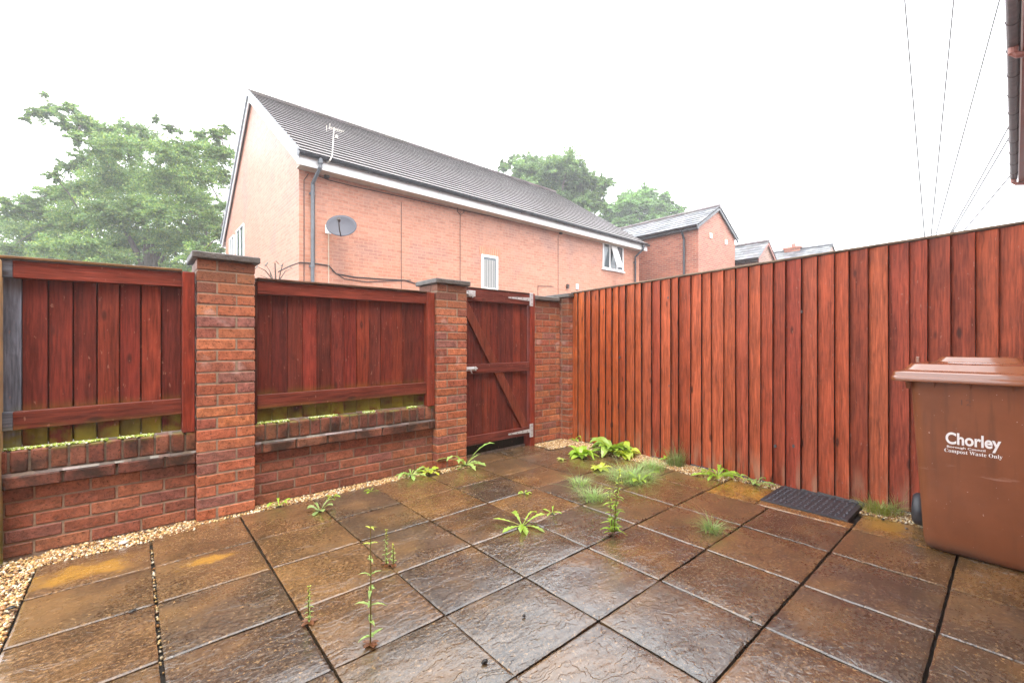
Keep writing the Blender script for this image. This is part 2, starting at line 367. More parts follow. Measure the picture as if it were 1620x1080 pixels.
M_LEAF = m_attr('tree_leaf', 0.5, 0.25, 0.6, 0, 60, 0.3, trans=0.35)
M_BARK = m_plain('bark', (0.11, 0.09, 0.075), 0.8, 0.35, 5, 0.02)
M_OLDPOST = m_wood('weathered_post', moss_lo=0.05, moss_hi=0.7)
M_STONE = m_attr('debris', 0.4, 0.3, 60, 0, 60, 0.4)

# ------------------------------------------------------------------ ground, paving
g = MB(); g.poly([(-250, -250, -0.06), (250, -250, -0.06), (250, 250, -0.06), (-250, 250, -0.06)])
tag(g.build('ground', M_ASPHALT), kind='structure')
g = MB(); g.poly([(-1.6, -0.39, -0.034), (4.4, -0.39, -0.034), (4.4, 3.60, -0.034), (-1.6, 3.60, -0.034)])
tag(g.build('bedding', M_SOIL), kind='structure')

SLABU = [-0.377, 0.077, 0.541, 1.010, 1.476, 1.955, 2.44, 2.932, 3.412, 3.73]
SLABV = [-0.26, 0.205, 0.676, 1.146, 1.600, 2.047, 2.515, 2.937, 3.385]
GAPU = {0.077: 0.016, 0.541: 0.011, 1.010: 0.006, 1.476: 0.009, 1.955: 0.005, 2.44: 0.004, 2.932: 0.004, 3.412: 0.004}
GAPV = {0.205: 0.011, 0.676: 0.012, 1.146: 0.009, 1.600: 0.009, 2.047: 0.008, 2.515: 0.006, 2.937: 0.004}
pv = MB()
def slab(u0, u1, v0, v1, c, ztop=0.0):
    z00, z10, z11, z01 = [ztop+U(-0.0022, 0.0022) for _ in range(4)]
    n = 12; e = 0.009; b = len(pv.v)
    def wob(): return U(-0.0016, 0.0016)
    uu = [u0]+[u0+e+(u1-u0-2*e)*i/(n-2) for i in range(n-1)]+[u1]
    vv = [v0]+[v0+e+(v1-v0-2*e)*i/(n-2) for i in range(n-1)]+[v1]
    N = len(uu); seed = U(0, 100)
    for j, y in enumerate(vv):
        for i, x in enumerate(uu):
            a = (x-u0)/(u1-u0); d = (y-v0)/(v1-v0)
            z = (z00*(1-a)+z10*a)*(1-d)+(z01*(1-a)+z11*a)*d
            edge = i in (0, N-1) or j in (0, N-1)
            z += mnoise.noise((x*5+seed, y*7, seed))*0.0022
            z -= 0.0035*max(abs(a-.5)*2, abs(d-.5)*2)**7
            if edge: z -= 0.0022
            pv.v.append((x+(wob() if edge else 0), y+(wob() if edge else 0), z))
    for j in range(N-1):
        for i in range(N-1):
            pv.face((b+j*N+i, b+j*N+i+1, b+(j+1)*N+i+1, b+(j+1)*N+i), c)
    s = len(pv.v)
    ring = [b+i for i in range(N)]+[b+j*N+N-1 for j in range(1, N)]+[b+(N-1)*N+i for i in range(N-2, -1, -1)]+[b+j*N for j in range(N-2, 0, -1)]
    for k in ring: x, y, z = pv.v[k]; pv.v.append((x, y, z-0.03))
    for k in range(len(ring)):
        l = (k+1) % len(ring); pv.face((ring[l], ring[k], s+k, s+l), c)
BROWN = [(0.090, 0.054, 0.027), (0.108, 0.063, 0.029), (0.070, 0.048, 0.029), (0.120, 0.066, 0.027), (0.086, 0.059, 0.035), (0.062, 0.047, 0.032)]
OCHRE = (0.30, 0.15, 0.026)
def slab_auto(u0, u1, v0, v1, c=None, ga=None):
    gu0, gu1, gv0, gv1 = ga or (GAPU.get(u0, .004)/2, GAPU.get(u1, .004)/2, GAPV.get(v0, .004)/2, GAPV.get(v1, .004)/2)
    o = 0.0014
    slab(u0+gu0+U(-o, o), u1-gu1+U(-o, o), v0+gv0+U(-o, o), v1-gv1+U(-o, o), jit(c or rnd.choice(BROWN), 0.06))
for i in range(len(SLABU)-1):
    for j in range(len(SLABV)-1):
        u0, u1, v0, v1 = SLABU[i], SLABU[i+1], SLABV[j], SLABV[j+1]
        last = i == len(SLABU)-2
        if last and v1 < 1.7: continue                                    # mat and bin end is cut differently
        if j == len(SLABV)-2:
            v1 = [3.335, 3.425, 3.43, 3.44, 3.44, 3.36, 3.36, 3.36, 3.30][i]
            if u0 >= 2.4 and u0 < 3.4: v1 = 3.37
        slab_auto(u0, u1, v0, v1)
slab_auto(3.412, 3.86, 1.243, 1.597, OCHRE)
slab_auto(3.412, 3.512, 0.676, 1.238, (0.20, 0.10, 0.03))
slab_auto(3.412, 3.77, 0.205, 0.676, (0.17, 0.09, 0.03))
slab_auto(3.412, 3.86, -0.26, 0.205)
# threshold slabs running through the gateway
slab_auto(2.47, 2.95, 3.375, 3.66); slab_auto(2.954, 3.44, 3.375, 3.66)
tag(pv.build('paving', M_SLAB), kind='structure')

# ------------------------------------------------------------------ gravel
def ico():
    bm = bmesh.new(); bmesh.ops.create_icosphere(bm, subdivisions=1, radius=1.0)
    v = np.array([tuple(x.co) for x in bm.verts]); f = np.array([[q.index for q in x.verts] for x in bm.faces]); bm.free()
    return v, f
IV, IF_ = ico()
nrng = np.random.default_rng(5)
def scatter_mesh(name, pts, size, cols, mat, flat=0.7, parent=None, smooth=True):
    n = len(pts); pts = np.array(pts); s = size*nrng.uniform(0.65, 1.35, (n, 1))
    base = np.repeat(IV[None], n, 0)*nrng.uniform(0.75, 1.2, (n, 12, 1))
    base = base*np.stack([nrng.uniform(0.75, 1.3, n), nrng.uniform(0.7, 1.0, n), nrng.uniform(0.5, 0.8, n)*flat/0.7], 1)[:, None, :]
    q = nrng.normal(size=(n, 4)); q[:, 1:3] *= 0.45; q /= np.linalg.norm(q, axis=1, keepdims=True)
    ww, x, y, z = q.T
    R = np.stack([1-2*(y*y+z*z), 2*(x*y-ww*z), 2*(x*z+ww*y), 2*(x*y+ww*z), 1-2*(x*x+z*z), 2*(y*z-ww*x), 2*(x*z-ww*y), 2*(y*z+ww*x), 1-2*(x*x+y*y)], 1).reshape(n, 3, 3)
    V = np.einsum('nij,nkj->nki', R, base*s[:, None, :])+pts[:, None, :]
    Fc = (IF_[None]+(np.arange(n)*12)[:, None, None]).reshape(-1, 3)
    me = bpy.data.meshes.new(name); me.vertices.add(n*12); me.vertices.foreach_set('co', V.ravel())
    m = len(Fc); me.loops.add(m*3); me.loops.foreach_set('vertex_index', Fc.ravel().astype(np.int32))
    me.polygons.add(m); me.polygons.foreach_set('loop_start', np.arange(0, m*3, 3, dtype=np.int32))
    at = me.attributes.new('col', 'FLOAT_COLOR', 'FACE')
    cc = np.ones((n, 4), dtype=np.float32); cc[:, :3] = np.array(cols)[nrng.integers(0, len(cols), n)]*nrng.uniform(0.8, 1.25, (n, 1))
    at.data.foreach_set('color', np.repeat(cc, 20, 0).ravel())
    me.polygons.foreach_set('use_smooth', [smooth]*m)
    me.materials.append(mat); me.update(); me.validate()
    o = bpy.data.objects.new(name, me); COL.objects.link(o)
    if parent: o.parent = parent
    return o
GRAVEL = [(-1.5, -0.388, 1.2, 3.54, -0.012), (-0.39, 0.31, 3.34, 3.55, -0.006), (0.29, 0.67, 3.425, 3.475, -0.006), (0.64, 2.12, 3.435, 3.56, -0.004), (2.11, 2.46, 3.38, 3.475, -0.01),
          (3.45, 4.0, 3.30, 3.60, 0.004), (3.73, 4.0, 1.60, 3.32, 0.0), (3.862, 4.0, 1.24, 1.62, -0.004), (3.775, 4.0, 0.18, 0.70, -0.004)]
bed = MB()
pts = []
for (a, b, c, d, z) in GRAVEL:
    bed.box(a, b, c, d, -0.03, z-0.008)
    area = (b-a)*(d-c); near = c < 3.0 and a < 0
    dens = 13500 if not near else 9500
    for _ in range(int(area*dens)): pts.append((U(a, b), U(c, d), z+U(-0.006, 0.004)))
for k in range(70):                                                      # stones washed into the widest joint and strays
    pts.append((0.077+U(-.004, .004), U(1.6, 3.3), -0.026+U(-.004, .004)))
bed.build('gravel_bed', M_BED)
tag(bpy.data.objects['gravel_bed'], kind='structure')
PEB = [(0.46, 0.30, 0.11), (0.36, 0.20, 0.06), (0.55, 0.40, 0.19), (0.28, 0.13, 0.04), (0.60, 0.50, 0.33), (0.17, 0.09, 0.045), (0.42, 0.25, 0.09), (0.66, 0.58, 0.44), (0.32, 0.19, 0.08)]
tag(scatter_mesh('gravel', pts, 0.0072, PEB, M_PEBBLE), 'golden gravel filling the strips along the walls and the fence', kind='stuff')

# ------------------------------------------------------------------ brickwork
BR = [(0.34, 0.105, 0.052), (0.38, 0.125, 0.060), (0.30, 0.092, 0.048), (0.42, 0.15, 0.07), (0.27, 0.088, 0.055), (0.26, 0.105, 0.080), (0.36, 0.12, 0.062)]
BRD = [(0.25, 0.084, 0.048), (0.275, 0.095, 0.052), (0.215, 0.076, 0.047), (0.285, 0.105, 0.056), (0.225, 0.086, 0.06)]
BRE = [(0.17, 0.062, 0.036), (0.20, 0.075, 0.04), (0.145, 0.052, 0.034), (0.22, 0.085, 0.05)]
def brick_col(z, pal): return jit(rnd.choice(pal), 0.13)
CH, MO = 0.075, 0.010
def pillar(u0, v0, label, wd=0.33, top=1.712):
    t = thing('brick_pillar', label, 'brick pillar', (u0+wd/2, v0+wd/2, 0))
    m = MB(); m.box(u0+.004, u0+wd-.004, v0+.004, v0+wd-.004, -0.05, top-0.001, m=1)
    n = 23; ch = top/n
    for k in range(n):
        z0 = k*ch+MO*.5; z1 = (k+1)*ch-MO*.5
        j = lambda: U(-.0018, .0018)
        L = 0.215; S = wd-L-MO
        a = (L if k % 2 else S)
        for (x0, x1, y0, y1) in ((u0, u0+a, v0, v0+(.1025)), (u0+a+MO, u0+wd, v0, v0+L if k % 2 else v0+.1025),
                                 (u0, u0+.1025, v0+.1125, v0+wd), (u0+wd-.1025, u0+wd, v0+(L+MO if k % 2 else .1125), v0+wd),
                                 (u0+.1125, u0+wd-.1125, v0+wd-.1025, v0+wd)):
            m.box(x0+j(), x1+j(), y0+j(), y1+j(), z0+j(), z1+j(), brick_col(z0, BR))
    m.build('brickwork', [M_BRICK, M_MORTAR], t, bevel=0.004)
    c = MB(); o = 0.029; x0, x1, y0, y1 = u0-o, u0+wd+o, v0-o, v0+wd+o
    zc = top+0.05; cx, cy = (x0+x1)/2, (y0+y1)/2
    c.hexa([(x0, y0, top), (x1, y0, top), (x1, y1, top), (x0, y1, top), (x0, y0, zc-.006), (x1, y0, zc-.006), (x1, y1, zc-.006), (x0, y1, zc-.006)], (.1, .1, .1))
    c.hexa([(x0, y0, zc-.006), (x1, y0, zc-.006), (x1, y1, zc-.006), (x0, y1, zc-.006), (cx-.05, cy-.05, zc+.012), (cx+.05, cy-.05, zc+.012), (cx+.05, cy+.05, zc+.012), (cx-.05, cy+.05, zc+.012)], (.1, .1, .1))
    c.build('cap', M_CAP, t, bevel=0.006)
    return t
PILLARS = [pillar(0.31, 3.47, 'brick pillar with dark concrete cap between the two fence panels'),
           pillar(2.105, 3.472, 'brick pillar with dark concrete cap on the latch side of the gate'),
           pillar(3.925, 3.495, 'brick pillar partly hidden behind the end of the tall red fence')]

def brick_row(m, u0, u1, v0, v1, z0, z1, start, pal, j=0.0016):
    x = u0-start
    while x < u1-0.01:
        a, b = max(x, u0), min(x+0.215, u1)
        if b-a > 0.02:
            m.box(a+U(-j, j), b+U(-j, j), v0+U(-j, j), v1, z0+U(-j, j), z1+U(-j, j), brick_col(z0, pal))
        x += 0.225
def dwarf_wall(u0, u1, label):
    t = thing('brick_wall', label, 'low brick wall', ((u0+u1)/2, 3.6, 0))
    m = MB(); m.box(u0, u1, 3.556, 3.70, -0.05, 0.579, m=1); m.box(u0, u1, 3.512, 3.6, 0.381, 0.575, m=2)
    for k in range(5):
        brick_row(m, u0, u1, 3.55, 3.65, k*CH+.005, (k+1)*CH-.005, 0.1125*(k % 2)+0.06, BRD)
    m.build('brickwork', [M_BRICK, M_MORTAR, M_MORTARD], t, bevel=0.004)
    m = MB(); brick_row(m, u0, u1, 3.497, 3.60, 0.380, 0.448, 0.17, BRE)
    m.build('corbel_course', M_BRICKW, t, bevel=0.008)
    m = MB(); x = u0
    while x < u1-.005:
        e = min(x+U(.03, .09), u1); h0 = U(.456, .464); f = U(3.498, 3.504)
        m.hexa([(x, f, .4485), (e, f, .4485), (e, 3.52, .4485), (x, 3.52, .4485), (x, 3.508, h0), (e, 3.508, h0), (e, 3.52, .467), (x, 3.52, .467)], jit(rnd.choice([(.10, .075, .055), (.13, .10, .085), (.07, .055, .045), (.17, .14, .125)]), .2)); x = e
    m.build('mortar_fillet', M_STONE, t)
    m = MB(); x = u0
    while x < u1-0.01:
        b = min(x+0.066, u1); d = U(-.002, .002)
        if b-x > .02: m.box(x, b, 3.505+d, 3.70, 0.468+U(-.001, .002), 0.583+U(-.002, .002), jit(rnd.choice(BRE), .16))
        x += 0.0755
    m.build('brick_on_edge_course', M_BRICKW, t, bevel=0.006)
    return t
dwarf_wall(-0.80, 0.308, 'low brick wall left of the first pillar with brick on edge top')
dwarf_wall(0.642, 2.103, 'low brick wall between the two capped pillars with brick on edge top')
t = thing('brick_wall', 'narrow full height brick wall right of the gate with dark coping', 'brick wall', (3.7, 3.7, 0))
m = MB(); m.box(3.46, 3.925, 3.635, 3.84, -0.05, 1.66, m=1)
for k in range(22):
    brick_row(m, 3.46, 3.922, 3.63, 3.733, k*.0755+.005, (k+1)*.0755-.005, 0.1125*(k % 2)+.05, BR)
m.build('brickwork', [M_BRICK, M_MORTAR], t, bevel=0.004)
m = MB(); m.box(3.445, 3.89, 3.595, 3.87, 1.663, 1.71); m.build('coping', M_CAP, t, bevel=0.006)

# moss along the wall tops
for (a, b, lab) in ((-0.56, 0.23, 'bright green moss along the wall top under the left panel'), (0.66, 2.03, 'bright green moss along the wall top under the middle panel')):
    ps = []
    for _ in range(int((b-a)*2600)):
        x = U(a, b)
        if mnoise.noise((x*7, 3.1, a)) > -0.02: ps.append((x, 3.562-abs(rnd.gauss(0, 0.016)), 0.586+U(-.002, .006)))
    o = scatter_mesh('moss', ps, 0.0062, [(0.30, 0.38, 0.06), (0.19, 0.27, 0.03), (0.40, 0.45, 0.12), (0.60, 0.62, 0.44)], M_MOSS)  # moss tones raised to carry the wet highlight in the colour
    tag(o, lab, kind='stuff')

# ------------------------------------------------------------------ fence panels above the low walls
REDS = [(0.135, 0.022, 0.013), (0.11, 0.020, 0.012), (0.165, 0.030, 0.015), (0.14, 0.028, 0.017), (0.095, 0.018, 0.012)]
GREY = (0.13, 0.15, 0.18)
def panel(u0, u1, n, label, grey_to=None, tilt=0.0, post=True):
    t = thing('timber_fence', label, 'fence panel', ((u0+u1)/2, 3.55, 0.585))
    m = MB(); wd = (u1-u0)/n
    for i in range(n):
        a = u0+i*wd; b = a+wd-U(.003, .006); dz = U(-.003, .006)
        c = jit(rnd.choice(REDS), .12)
        if grey_to and b <= grey_to+.04: c = jit(GREY, .1)
        z0, z1 = 0.592+dz, 1.60
        fr, bk = 3.572+U(-.0015, .0015), 3.590
        m.hexa([(a, fr+.004, z0), (b, fr-.006, z0), (b, bk+.006, z0), (a, bk-.009, z0), (a+U(-.002, .002), fr+.004, z1), (b+U(-.002, .002), fr-.006, z1), (b, bk+.006, z1), (a, bk-.009, z1)], c)
    m.box(u0, u1, 3.6005, 3.61, .60, 1.59, (.03, .012, .008))  # dark backing sheet added so the gaps between boards read dark
    m.build('board', M_PANEL, t, bevel=0.0015)
    for (za, zb) in ((0.692, 0.792), (1.512, 1.606)):
        m = MB(); x0 = u0
        if grey_to:
            m.hexa([(u0, 3.524, za), (grey_to, 3.524, za), (grey_to, 3.563, za), (u0, 3.563, za), (u0, 3.524, zb), (grey_to, 3.524, zb), (grey_to, 3.563, zb), (u0, 3.563, zb)], jit(GREY, .05)); x0 = grey_to
        x1 = u1
        m.hexa([(x0, 3.524, za), (x1, 3.524, za+tilt), (x1, 3.563, za+tilt), (x0, 3.563, za), (x0, 3.524, zb), (x1, 3.524, zb+tilt), (x1, 3.563, zb+tilt), (x0, 3.563, zb)],
               (0.165, 0.032, 0.018) if za > 1 else (0.12, 0.026, 0.015))
        m.build('rail', M_RAIL, t, bevel=0.003)
    m = MB(); m.hexa([(u0, 3.508, 1.610), (u1, 3.508, 1.610+tilt), (u1, 3.615, 1.610+tilt), (u0, 3.615, 1.610), (u0, 3.508, 1.626), (u1, 3.508, 1.626+tilt), (u1, 3.615, 1.632+tilt), (u0, 3.615, 1.632)], (0.16, 0.085, 0.035) if grey_to else (0.085, 0.040, 0.022))
    m.build('capping', M_CAPRAIL, t, bevel=0.003)
    return t
panel(-0.56, 0.2375, 8, 'stained red board fence panel with a bare grey end at the left', grey_to=-0.490, tilt=0.012)
panel(0.664, 2.0235, 13, 'stained red board fence panel with green algae between the two capped pillars', tilt=0.01)
def upright(u0, u1, v0, v1, z0, z1, label, c, mat=None, name='fence_post'):
    m = MB(); m.box(u0, u1, v0, v1, z0, z1, c)
    o = m.build(name, mat or M_RED, None, bevel=0.004)
    return tag(o, label, 'post')
upright(0.236, 0.303, 3.500, 3.60, 0.586, 1.622, 'bright red timber upright fixed to the left side of the first pillar', (0.19, 0.029, 0.014))
upright(0.645, 0.666, 3.535, 3.60, 0.586, 1.60, 'thin dark timber batten on the right side of the first pillar', (0.07, 0.02, 0.012))
upright(2.022, 2.096, 3.500, 3.60, 0.586, 1.625, 'red timber upright fixed to the left side of the gate pillar', (0.20, 0.036, 0.018))
m = MB()
m.rings([[(-.640, 3.45, -.05), (-.527, 3.45, -.05), (-.527, 3.555, -.05), (-.640, 3.555, -.05)], [(-.640, 3.45, 1.60), (-.527, 3.45, 1.60), (-.527, 3.555, 1.60), (-.640, 3.555, 1.60)],
         [(-.605, 3.48, 1.632), (-.561, 3.48, 1.632), (-.561, 3.525, 1.632), (-.605, 3.525, 1.632)]], (0.52, 0.33, 0.15))
tag(m.build('fence_post', M_OLDPOST, None, bevel=0.006), 'weathered bare timber post at the far left edge', 'post')

# ------------------------------------------------------------------ gate
t = thing('garden_gate', 'red boarded ledge and brace garden gate between brick pillar and wall', 'gate', (2.9, 3.62, 0.13))
GU0, GU1, GV = 2.405, 3.372, 3.62
m = MB(); n = 9; wd = (GU1-GU0)/n
for i in range(n):
    a = GU0+i*wd+.0015; c = jit(rnd.choice(REDS), .12)
    m.box(a, a+wd-.003, GV+U(-.001, .001), GV+.02, 0.135+U(-.002, .002), 1.705, c)
m.build('board', M_GATE, t, bevel=0.0025)
RZ = ((0.132, 0.222), (0.853, 0.95), (1.59, 1.712))
for (za, zb) in RZ:
    m = MB(); m.box(GU0, GU1, GV-.036, GV-.002, za, zb, (0.12, 0.027, 0.018)); m.build('ledge', M_LEDGE, t, bevel=0.003)
m = MB(); m.box(GU0, GU1, GV-.040, GV+.03, 1.714, 1.727, (.06, .03, .018)); m.build('capping', M_CAPRAIL, t, bevel=0.003)
def brace(x0, z0, x1, z1, wv=0.048):
    d = Vector((x1-x0, 0, z1-z0)).normalized(); p = Vector((-d.z, 0, d.x))
    m = MB(); pts = []
    # cut flush with the ledges at both ends
    for (x, z) in ((x0, z0), (x1, z1)):
        k = wv/ (abs(p.x) or 1)
        pts.append((x-k, GV-.033, z)); pts.append((x+k, GV-.033, z))
    q = [pts[0], pts[1], pts[3], pts[2]]
    m.prism(q, (0, .03, 0), (0.15, 0.034, 0.018)); return m.build('brace', M_RED, t, bevel=0.002)
bx = lambda z: 2.47+(3.315-2.47)*(1.588-z)/(1.588-0.224)
brace(bx(1.588), 1.588, bx(.952), .952); brace(bx(.851), .851, bx(.224), .224)
m = MB(); m.box(2.412, 2.50, GV-.030, GV-.003, .225, .85, (.10, .022, .014)); m.build('stile', M_RED, t, bevel=0.002)
def hinge(z):
    m = MB(); y0, y1 = GV-.0415, GV-.0365
    m.prism([(GU1-.002, y0, z-.019), (GU1-.002, y0, z+.019), (GU1-.31, y0, z+.007), (GU1-.318, y0, z), (GU1-.31, y0, z-.007)], (0, .004, 0))
    m.tube([(GU1+.006, GV-.041, z-.072), (GU1+.006, GV-.041, z+.072)], .0065, 8)
    m.box(GU1+.010, GU1+.052, y0, y1, z-.075, z+.075)
    h = m.build('hinge', M_GALV, t)
    for (x, dz) in ((GU1-.27, 0), (GU1-.19, 0), (GU1-.11, .004), (GU1-.04, -.005), (GU1+.032, .05), (GU1+.03, 0), (GU1+.032, -.05)):
        b = MB(); b.tube([(x, y0-.003, z+dz), (x, y0+.001, z+dz)], .0055, 8); b.build('bolt_head', M_BOLT, h)
hinge(1.655); hinge(0.178)
m = MB()    # ring latch box at the top corner
m.box(2.42, 2.56, GV-.045, GV-.037, 1.625, 1.685); m.box(2.515, 2.60, GV-.066, GV-.045, 1.630, 1.688)
m.tube([(2.44, GV-.055, 1.655), (2.60, GV-.055, 1.655)], .009, 8); m.tube([(2.53, GV-.06, 1.66), (2.55, GV-.085, 1.65), (2.552, GV-.085, 1.615)], .006, 6)
m.build('latch', M_GALV, t, bevel=0.003)
m = MB()    # sliding bolt
m.box(2.452, 2.475, GV-.044, GV-.037, .855, .955); m.box(2.48, 2.63, GV-.042, GV-.037, .883, .925)
m.tube([(2.425, GV-.050, .905), (2.635, GV-.050, .905)], .0075, 8); m.box(2.49, 2.505, GV-.060, GV-.041, .885, .925); m.box(2.60, 2.615, GV-.060, GV-.041, .885, .925)
m.tube([(2.545, GV-.05, .905), (2.548, GV-.062, .88), (2.56, GV-.062, .862)], .005, 6)
m.build('bolt', M_GALV, t, bevel=0.002)
upright(3.386, 3.458, 3.585, 3.70, -0.02, 1.725, 'bright red gate post that carries the hinges beside the brick wall', (0.19, 0.028, 0.014), name='gate_post')
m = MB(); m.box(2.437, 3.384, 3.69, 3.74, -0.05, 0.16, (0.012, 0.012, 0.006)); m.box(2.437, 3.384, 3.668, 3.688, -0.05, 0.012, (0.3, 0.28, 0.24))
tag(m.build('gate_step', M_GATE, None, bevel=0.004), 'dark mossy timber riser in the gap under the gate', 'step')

# ------------------------------------------------------------------ tall featheredge fence
t = thing('board_fence', 'tall red stained vertical board fence with weathered capping along the right side', 'fence', (4.0, 1.7, 0))
def ftop(v): return 1.768+(3.5-v)*0.0308
m = MB()
v = 3.49; k = 0
FR = [tuple(x*1.3 for x in c) for c in [(0.245, 0.050, 0.021), (0.215, 0.043, 0.020), (0.27, 0.060, 0.025), (0.20, 0.039, 0.019), (0.235, 0.052, 0.025), (0.19, 0.036, 0.018), (0.28, 0.064, 0.027)]]
FD = [(0.23, 0.046, 0.021), (0.27, 0.055, 0.024), (0.21, 0.040, 0.021), (0.29, 0.062, 0.026)]
FO = [(0.42, 0.090, 0.026), (0.37, 0.075, 0.022), (0.45, 0.105, 0.030)]
while v > -2.2:
    wd = U(0.084, 0.116)
    c = jit(rnd.choice(FO if k < 7 else (FR if v > 0.95 else FR+FD if v > .4 else FD)), .10)
    if 7 <= k < 10: c = tuple((a*1.0+b)/2 for a, b in zip(c, rnd.choice(FO)))
    lean0, lean1 = U(-.004, .004), U(-.004, .004)
    zt = ftop(v-wd/2)-.012; zb = U(0.0, 0.02) if v > .3 else 0.01
    va, vb = v+0.012, v-wd                                      # far edge thin (tucked under), near edge thick and proud
    fu = 4.0+U(-.0025, .0025); gp = U(.002, .014); nz = 6
    R = []
    tw0, tw1, bow = U(-.004, .004), U(-.004, .004), U(-.004, .004)
    for i in range(nz+1):
        f = i/nz; z = zb+(zt-zb)*f; l = lean0*(1-f)+lean1*f; bw = bow*math.sin(math.pi*f); tw = tw0*(1-f)+tw1*f
        R.append([(fu+.004, va+l, z), (fu+.010, va+l, z), (fu+.004+bw, vb+l, z), (fu-.021+bw+tw, vb+l+gp*.3, z)])
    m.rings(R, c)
    for i in range(nz): m.c[-2-4*nz+4*i+2] = jit((0.016, 0.006, 0.005), .2)      # raw dirty sawn edge, shade of the board gaps painted in
    v -= wd; k += 1
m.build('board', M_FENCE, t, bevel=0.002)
for z in (0.35, 1.0, 1.60): m = MB(); m.box(4.013, 4.06, -2.2, 3.49, z, z+.08, (.15, .05, .03)); m.build('backing_rail', M_RED, t)
m = MB()
for (va, vb) in ((3.50, 1.72), (1.718, -.10), (-.102, -2.2)):
    za, zb = ftop(va), ftop(vb)
    m.hexa([(3.975, va, za-.009), (3.975, vb, zb-.009), (4.055, vb, zb-.009), (4.055, va, za-.009), (3.975, va, za+.006), (3.975, vb, zb+.006), (4.055, vb, zb+.014), (4.055, va, za+.014)][::1], (0.17, 0.125, 0.085))
m.build('capping', M_CAPRAIL_Y, t, bevel=0.003)
# knot holes gone right through
for (px, py) in ((981, 565), (1268, 493), (1256, 705), (1060, 610), (1058, 471), (1227, 705)):
    q = on_u(px, py, 3.994); m = MB()
    m.rings([[(q.x-.014, q.y+math.cos(a)*.009, q.z+math.sin(a)*.014) for a in [2*math.pi*i/8 for i in range(8)]], [(q.x+.004, q.y+math.cos(a)*.009, q.z+math.sin(a)*.014) for a in [2*math.pi*i/8 for i in range(8)]]])
    m.build('knot_hole', M_BOLT, t)

# ------------------------------------------------------------------ rubber mat
MU0, MU1, MV0, MV1 = 3.515, 3.975, 0.712, 1.236
t = thing('doormat', 'black rubber mat with raised diamond studs lying by the fence', 'mat', ((MU0+MU1)/2, (MV0+MV1)/2, 0.0))
m = MB(); m.box(MU0, MU1, MV0, MV1, -0.03, 0.005, (.02, .02, .02))
for (a, b, c, d) in ((MU0, MU0+.02, MV0, MV1), (MU1-.02, MU1, MV0, MV1), (MU0+.02, MU1-.02, MV0, MV0+.02), (MU0+.02, MU1-.02, MV1-.02, MV1)):
    m.box(a, b, c, d, 0.0055, 0.008)
m.build('mat_base', M_RUBBER, t, bevel=0.003)
m = MB()
nu, nv = 11, 13
for i in range(nu):
    for j in range(nv):
        x = MU0+.035+(MU1-MU0-.07)*i/(nu-1); y = MV0+.035+(MV1-MV0-.07)*j/(nv-1)
        a = 0.6 if (i+j) % 2 else -0.6; ca, sa = math.cos(a), math.sin(a)
        m.hexa([(x+(dx*ca-dy*sa), y+(dx*sa+dy*ca), z) for z, s in ((.0052, 1.0), (.0100, .45)) for dx, dy in ((-.014*s, -.0065*s), (.014*s, -.0065*s), (.014*s, .0065*s), (-.014*s, .0065*s))])
m.build('tread_stud', M_STUD, t, bevel=0.001)

# ------------------------------------------------------------------ wheelie bin
BV, BU = 0.13, 3.37           # centre line, foot of the front face (front faces -x)
t = thing('wheelie_bin', 'brown wheelie bin for compost with a wet lid in front of the fence', 'bin', (3.62, BV, 0))
def rrect(x0, x1, y0, y1, r, z, n=5):
    out = []
    for (cx, cy, a0) in ((x1-r, y1-r, 0), (x0+r, y1-r, 90), (x0+r, y0+r, 180), (x1-r, y0+r, 270)):
        for i in range(n+1):
            a = math.radians(a0+90*i/n); out.append((cx+r*math.cos(a), cy+r*math.sin(a), z))
    return out
m = MB(); R = []
for (z, f, hw, bk, r) in ((0.004, 3.41, .195, 3.82, .05), (0.012, 3.392, .207, 3.83, .06), (0.05, 3.374, .213, 3.835, .06), (0.30, 3.357, .226, 3.85, .06), (0.60, 3.336, .242, 3.87, .055), (0.90, 3.314, .257, 3.885, .05), (0.948, 3.311, .259, 3.887, .05)):
    R.append(rrect(f, bk, BV-hw, BV+hw, r, z))
R.append(rrect(3.275, 3.915, BV-.310, BV+.310, .03, 0.952)); R.append(rrect(3.275, 3.915, BV-.310, BV+.310, .03, 0.972))
m.rings(R); body = m.build('body', M_BIN, t, smooth=True)
es = body.modifiers.new('edge', 'EDGE_SPLIT'); es.split_angle = math.radians(40)
for y in (BV+.255, BV+.155, BV+.02, BV-.13, BV-.255):
    m = MB(); m.prism([(3.285, y, .951), (3.325, y, .951), (3.325, y, .905)], (0, .004 if abs(y-BV) < .2 else .02, 0)); m.build('rim_rib', M_BIN, t)
for x in (3.45, 3.62, 3.8):
    m = MB(); m.prism([(x, BV+.27, .951), (x, BV+.25, .951), (x, BV+.25, .90)], (.004, 0, 0)); m.build('rim_rib', M_BIN, t)
m = MB()
R = [rrect(3.262, 3.93, BV-.332, BV+.332, .03, .948), rrect(3.258, 3.935, BV-.336, BV+.336, .03, .952), rrect(3.258, 3.935, BV-.336, BV+.336, .03, .973), rrect(3.266, 3.935, BV-.329, BV+.329, .03, .977),
     rrect(3.266, 3.935, BV-.329, BV+.329, .03, .998), rrect(3.285, 3.93, BV-.312, BV+.312, .05, 1.006), rrect(3.312, 3.92, BV-.290, BV+.290, .06, 1.012), rrect(3.342, 3.91, BV-.265, BV+.265, .06, 1.044),
     rrect(3.40, 3.90, BV-.235, BV+.235, .06, 1.052), rrect(3.46, 3.89, BV-.17, BV+.170, .05, 1.057), rrect(3.485, 3.88, BV-.15, BV+.150, .05, 1.083), rrect(3.54, 3.87, BV-.12, BV+.12, .05, 1.088)]
m.rings(R); lid = m.build('lid', M_LID, t, bevel=0.0025, smooth=True, seg=2)
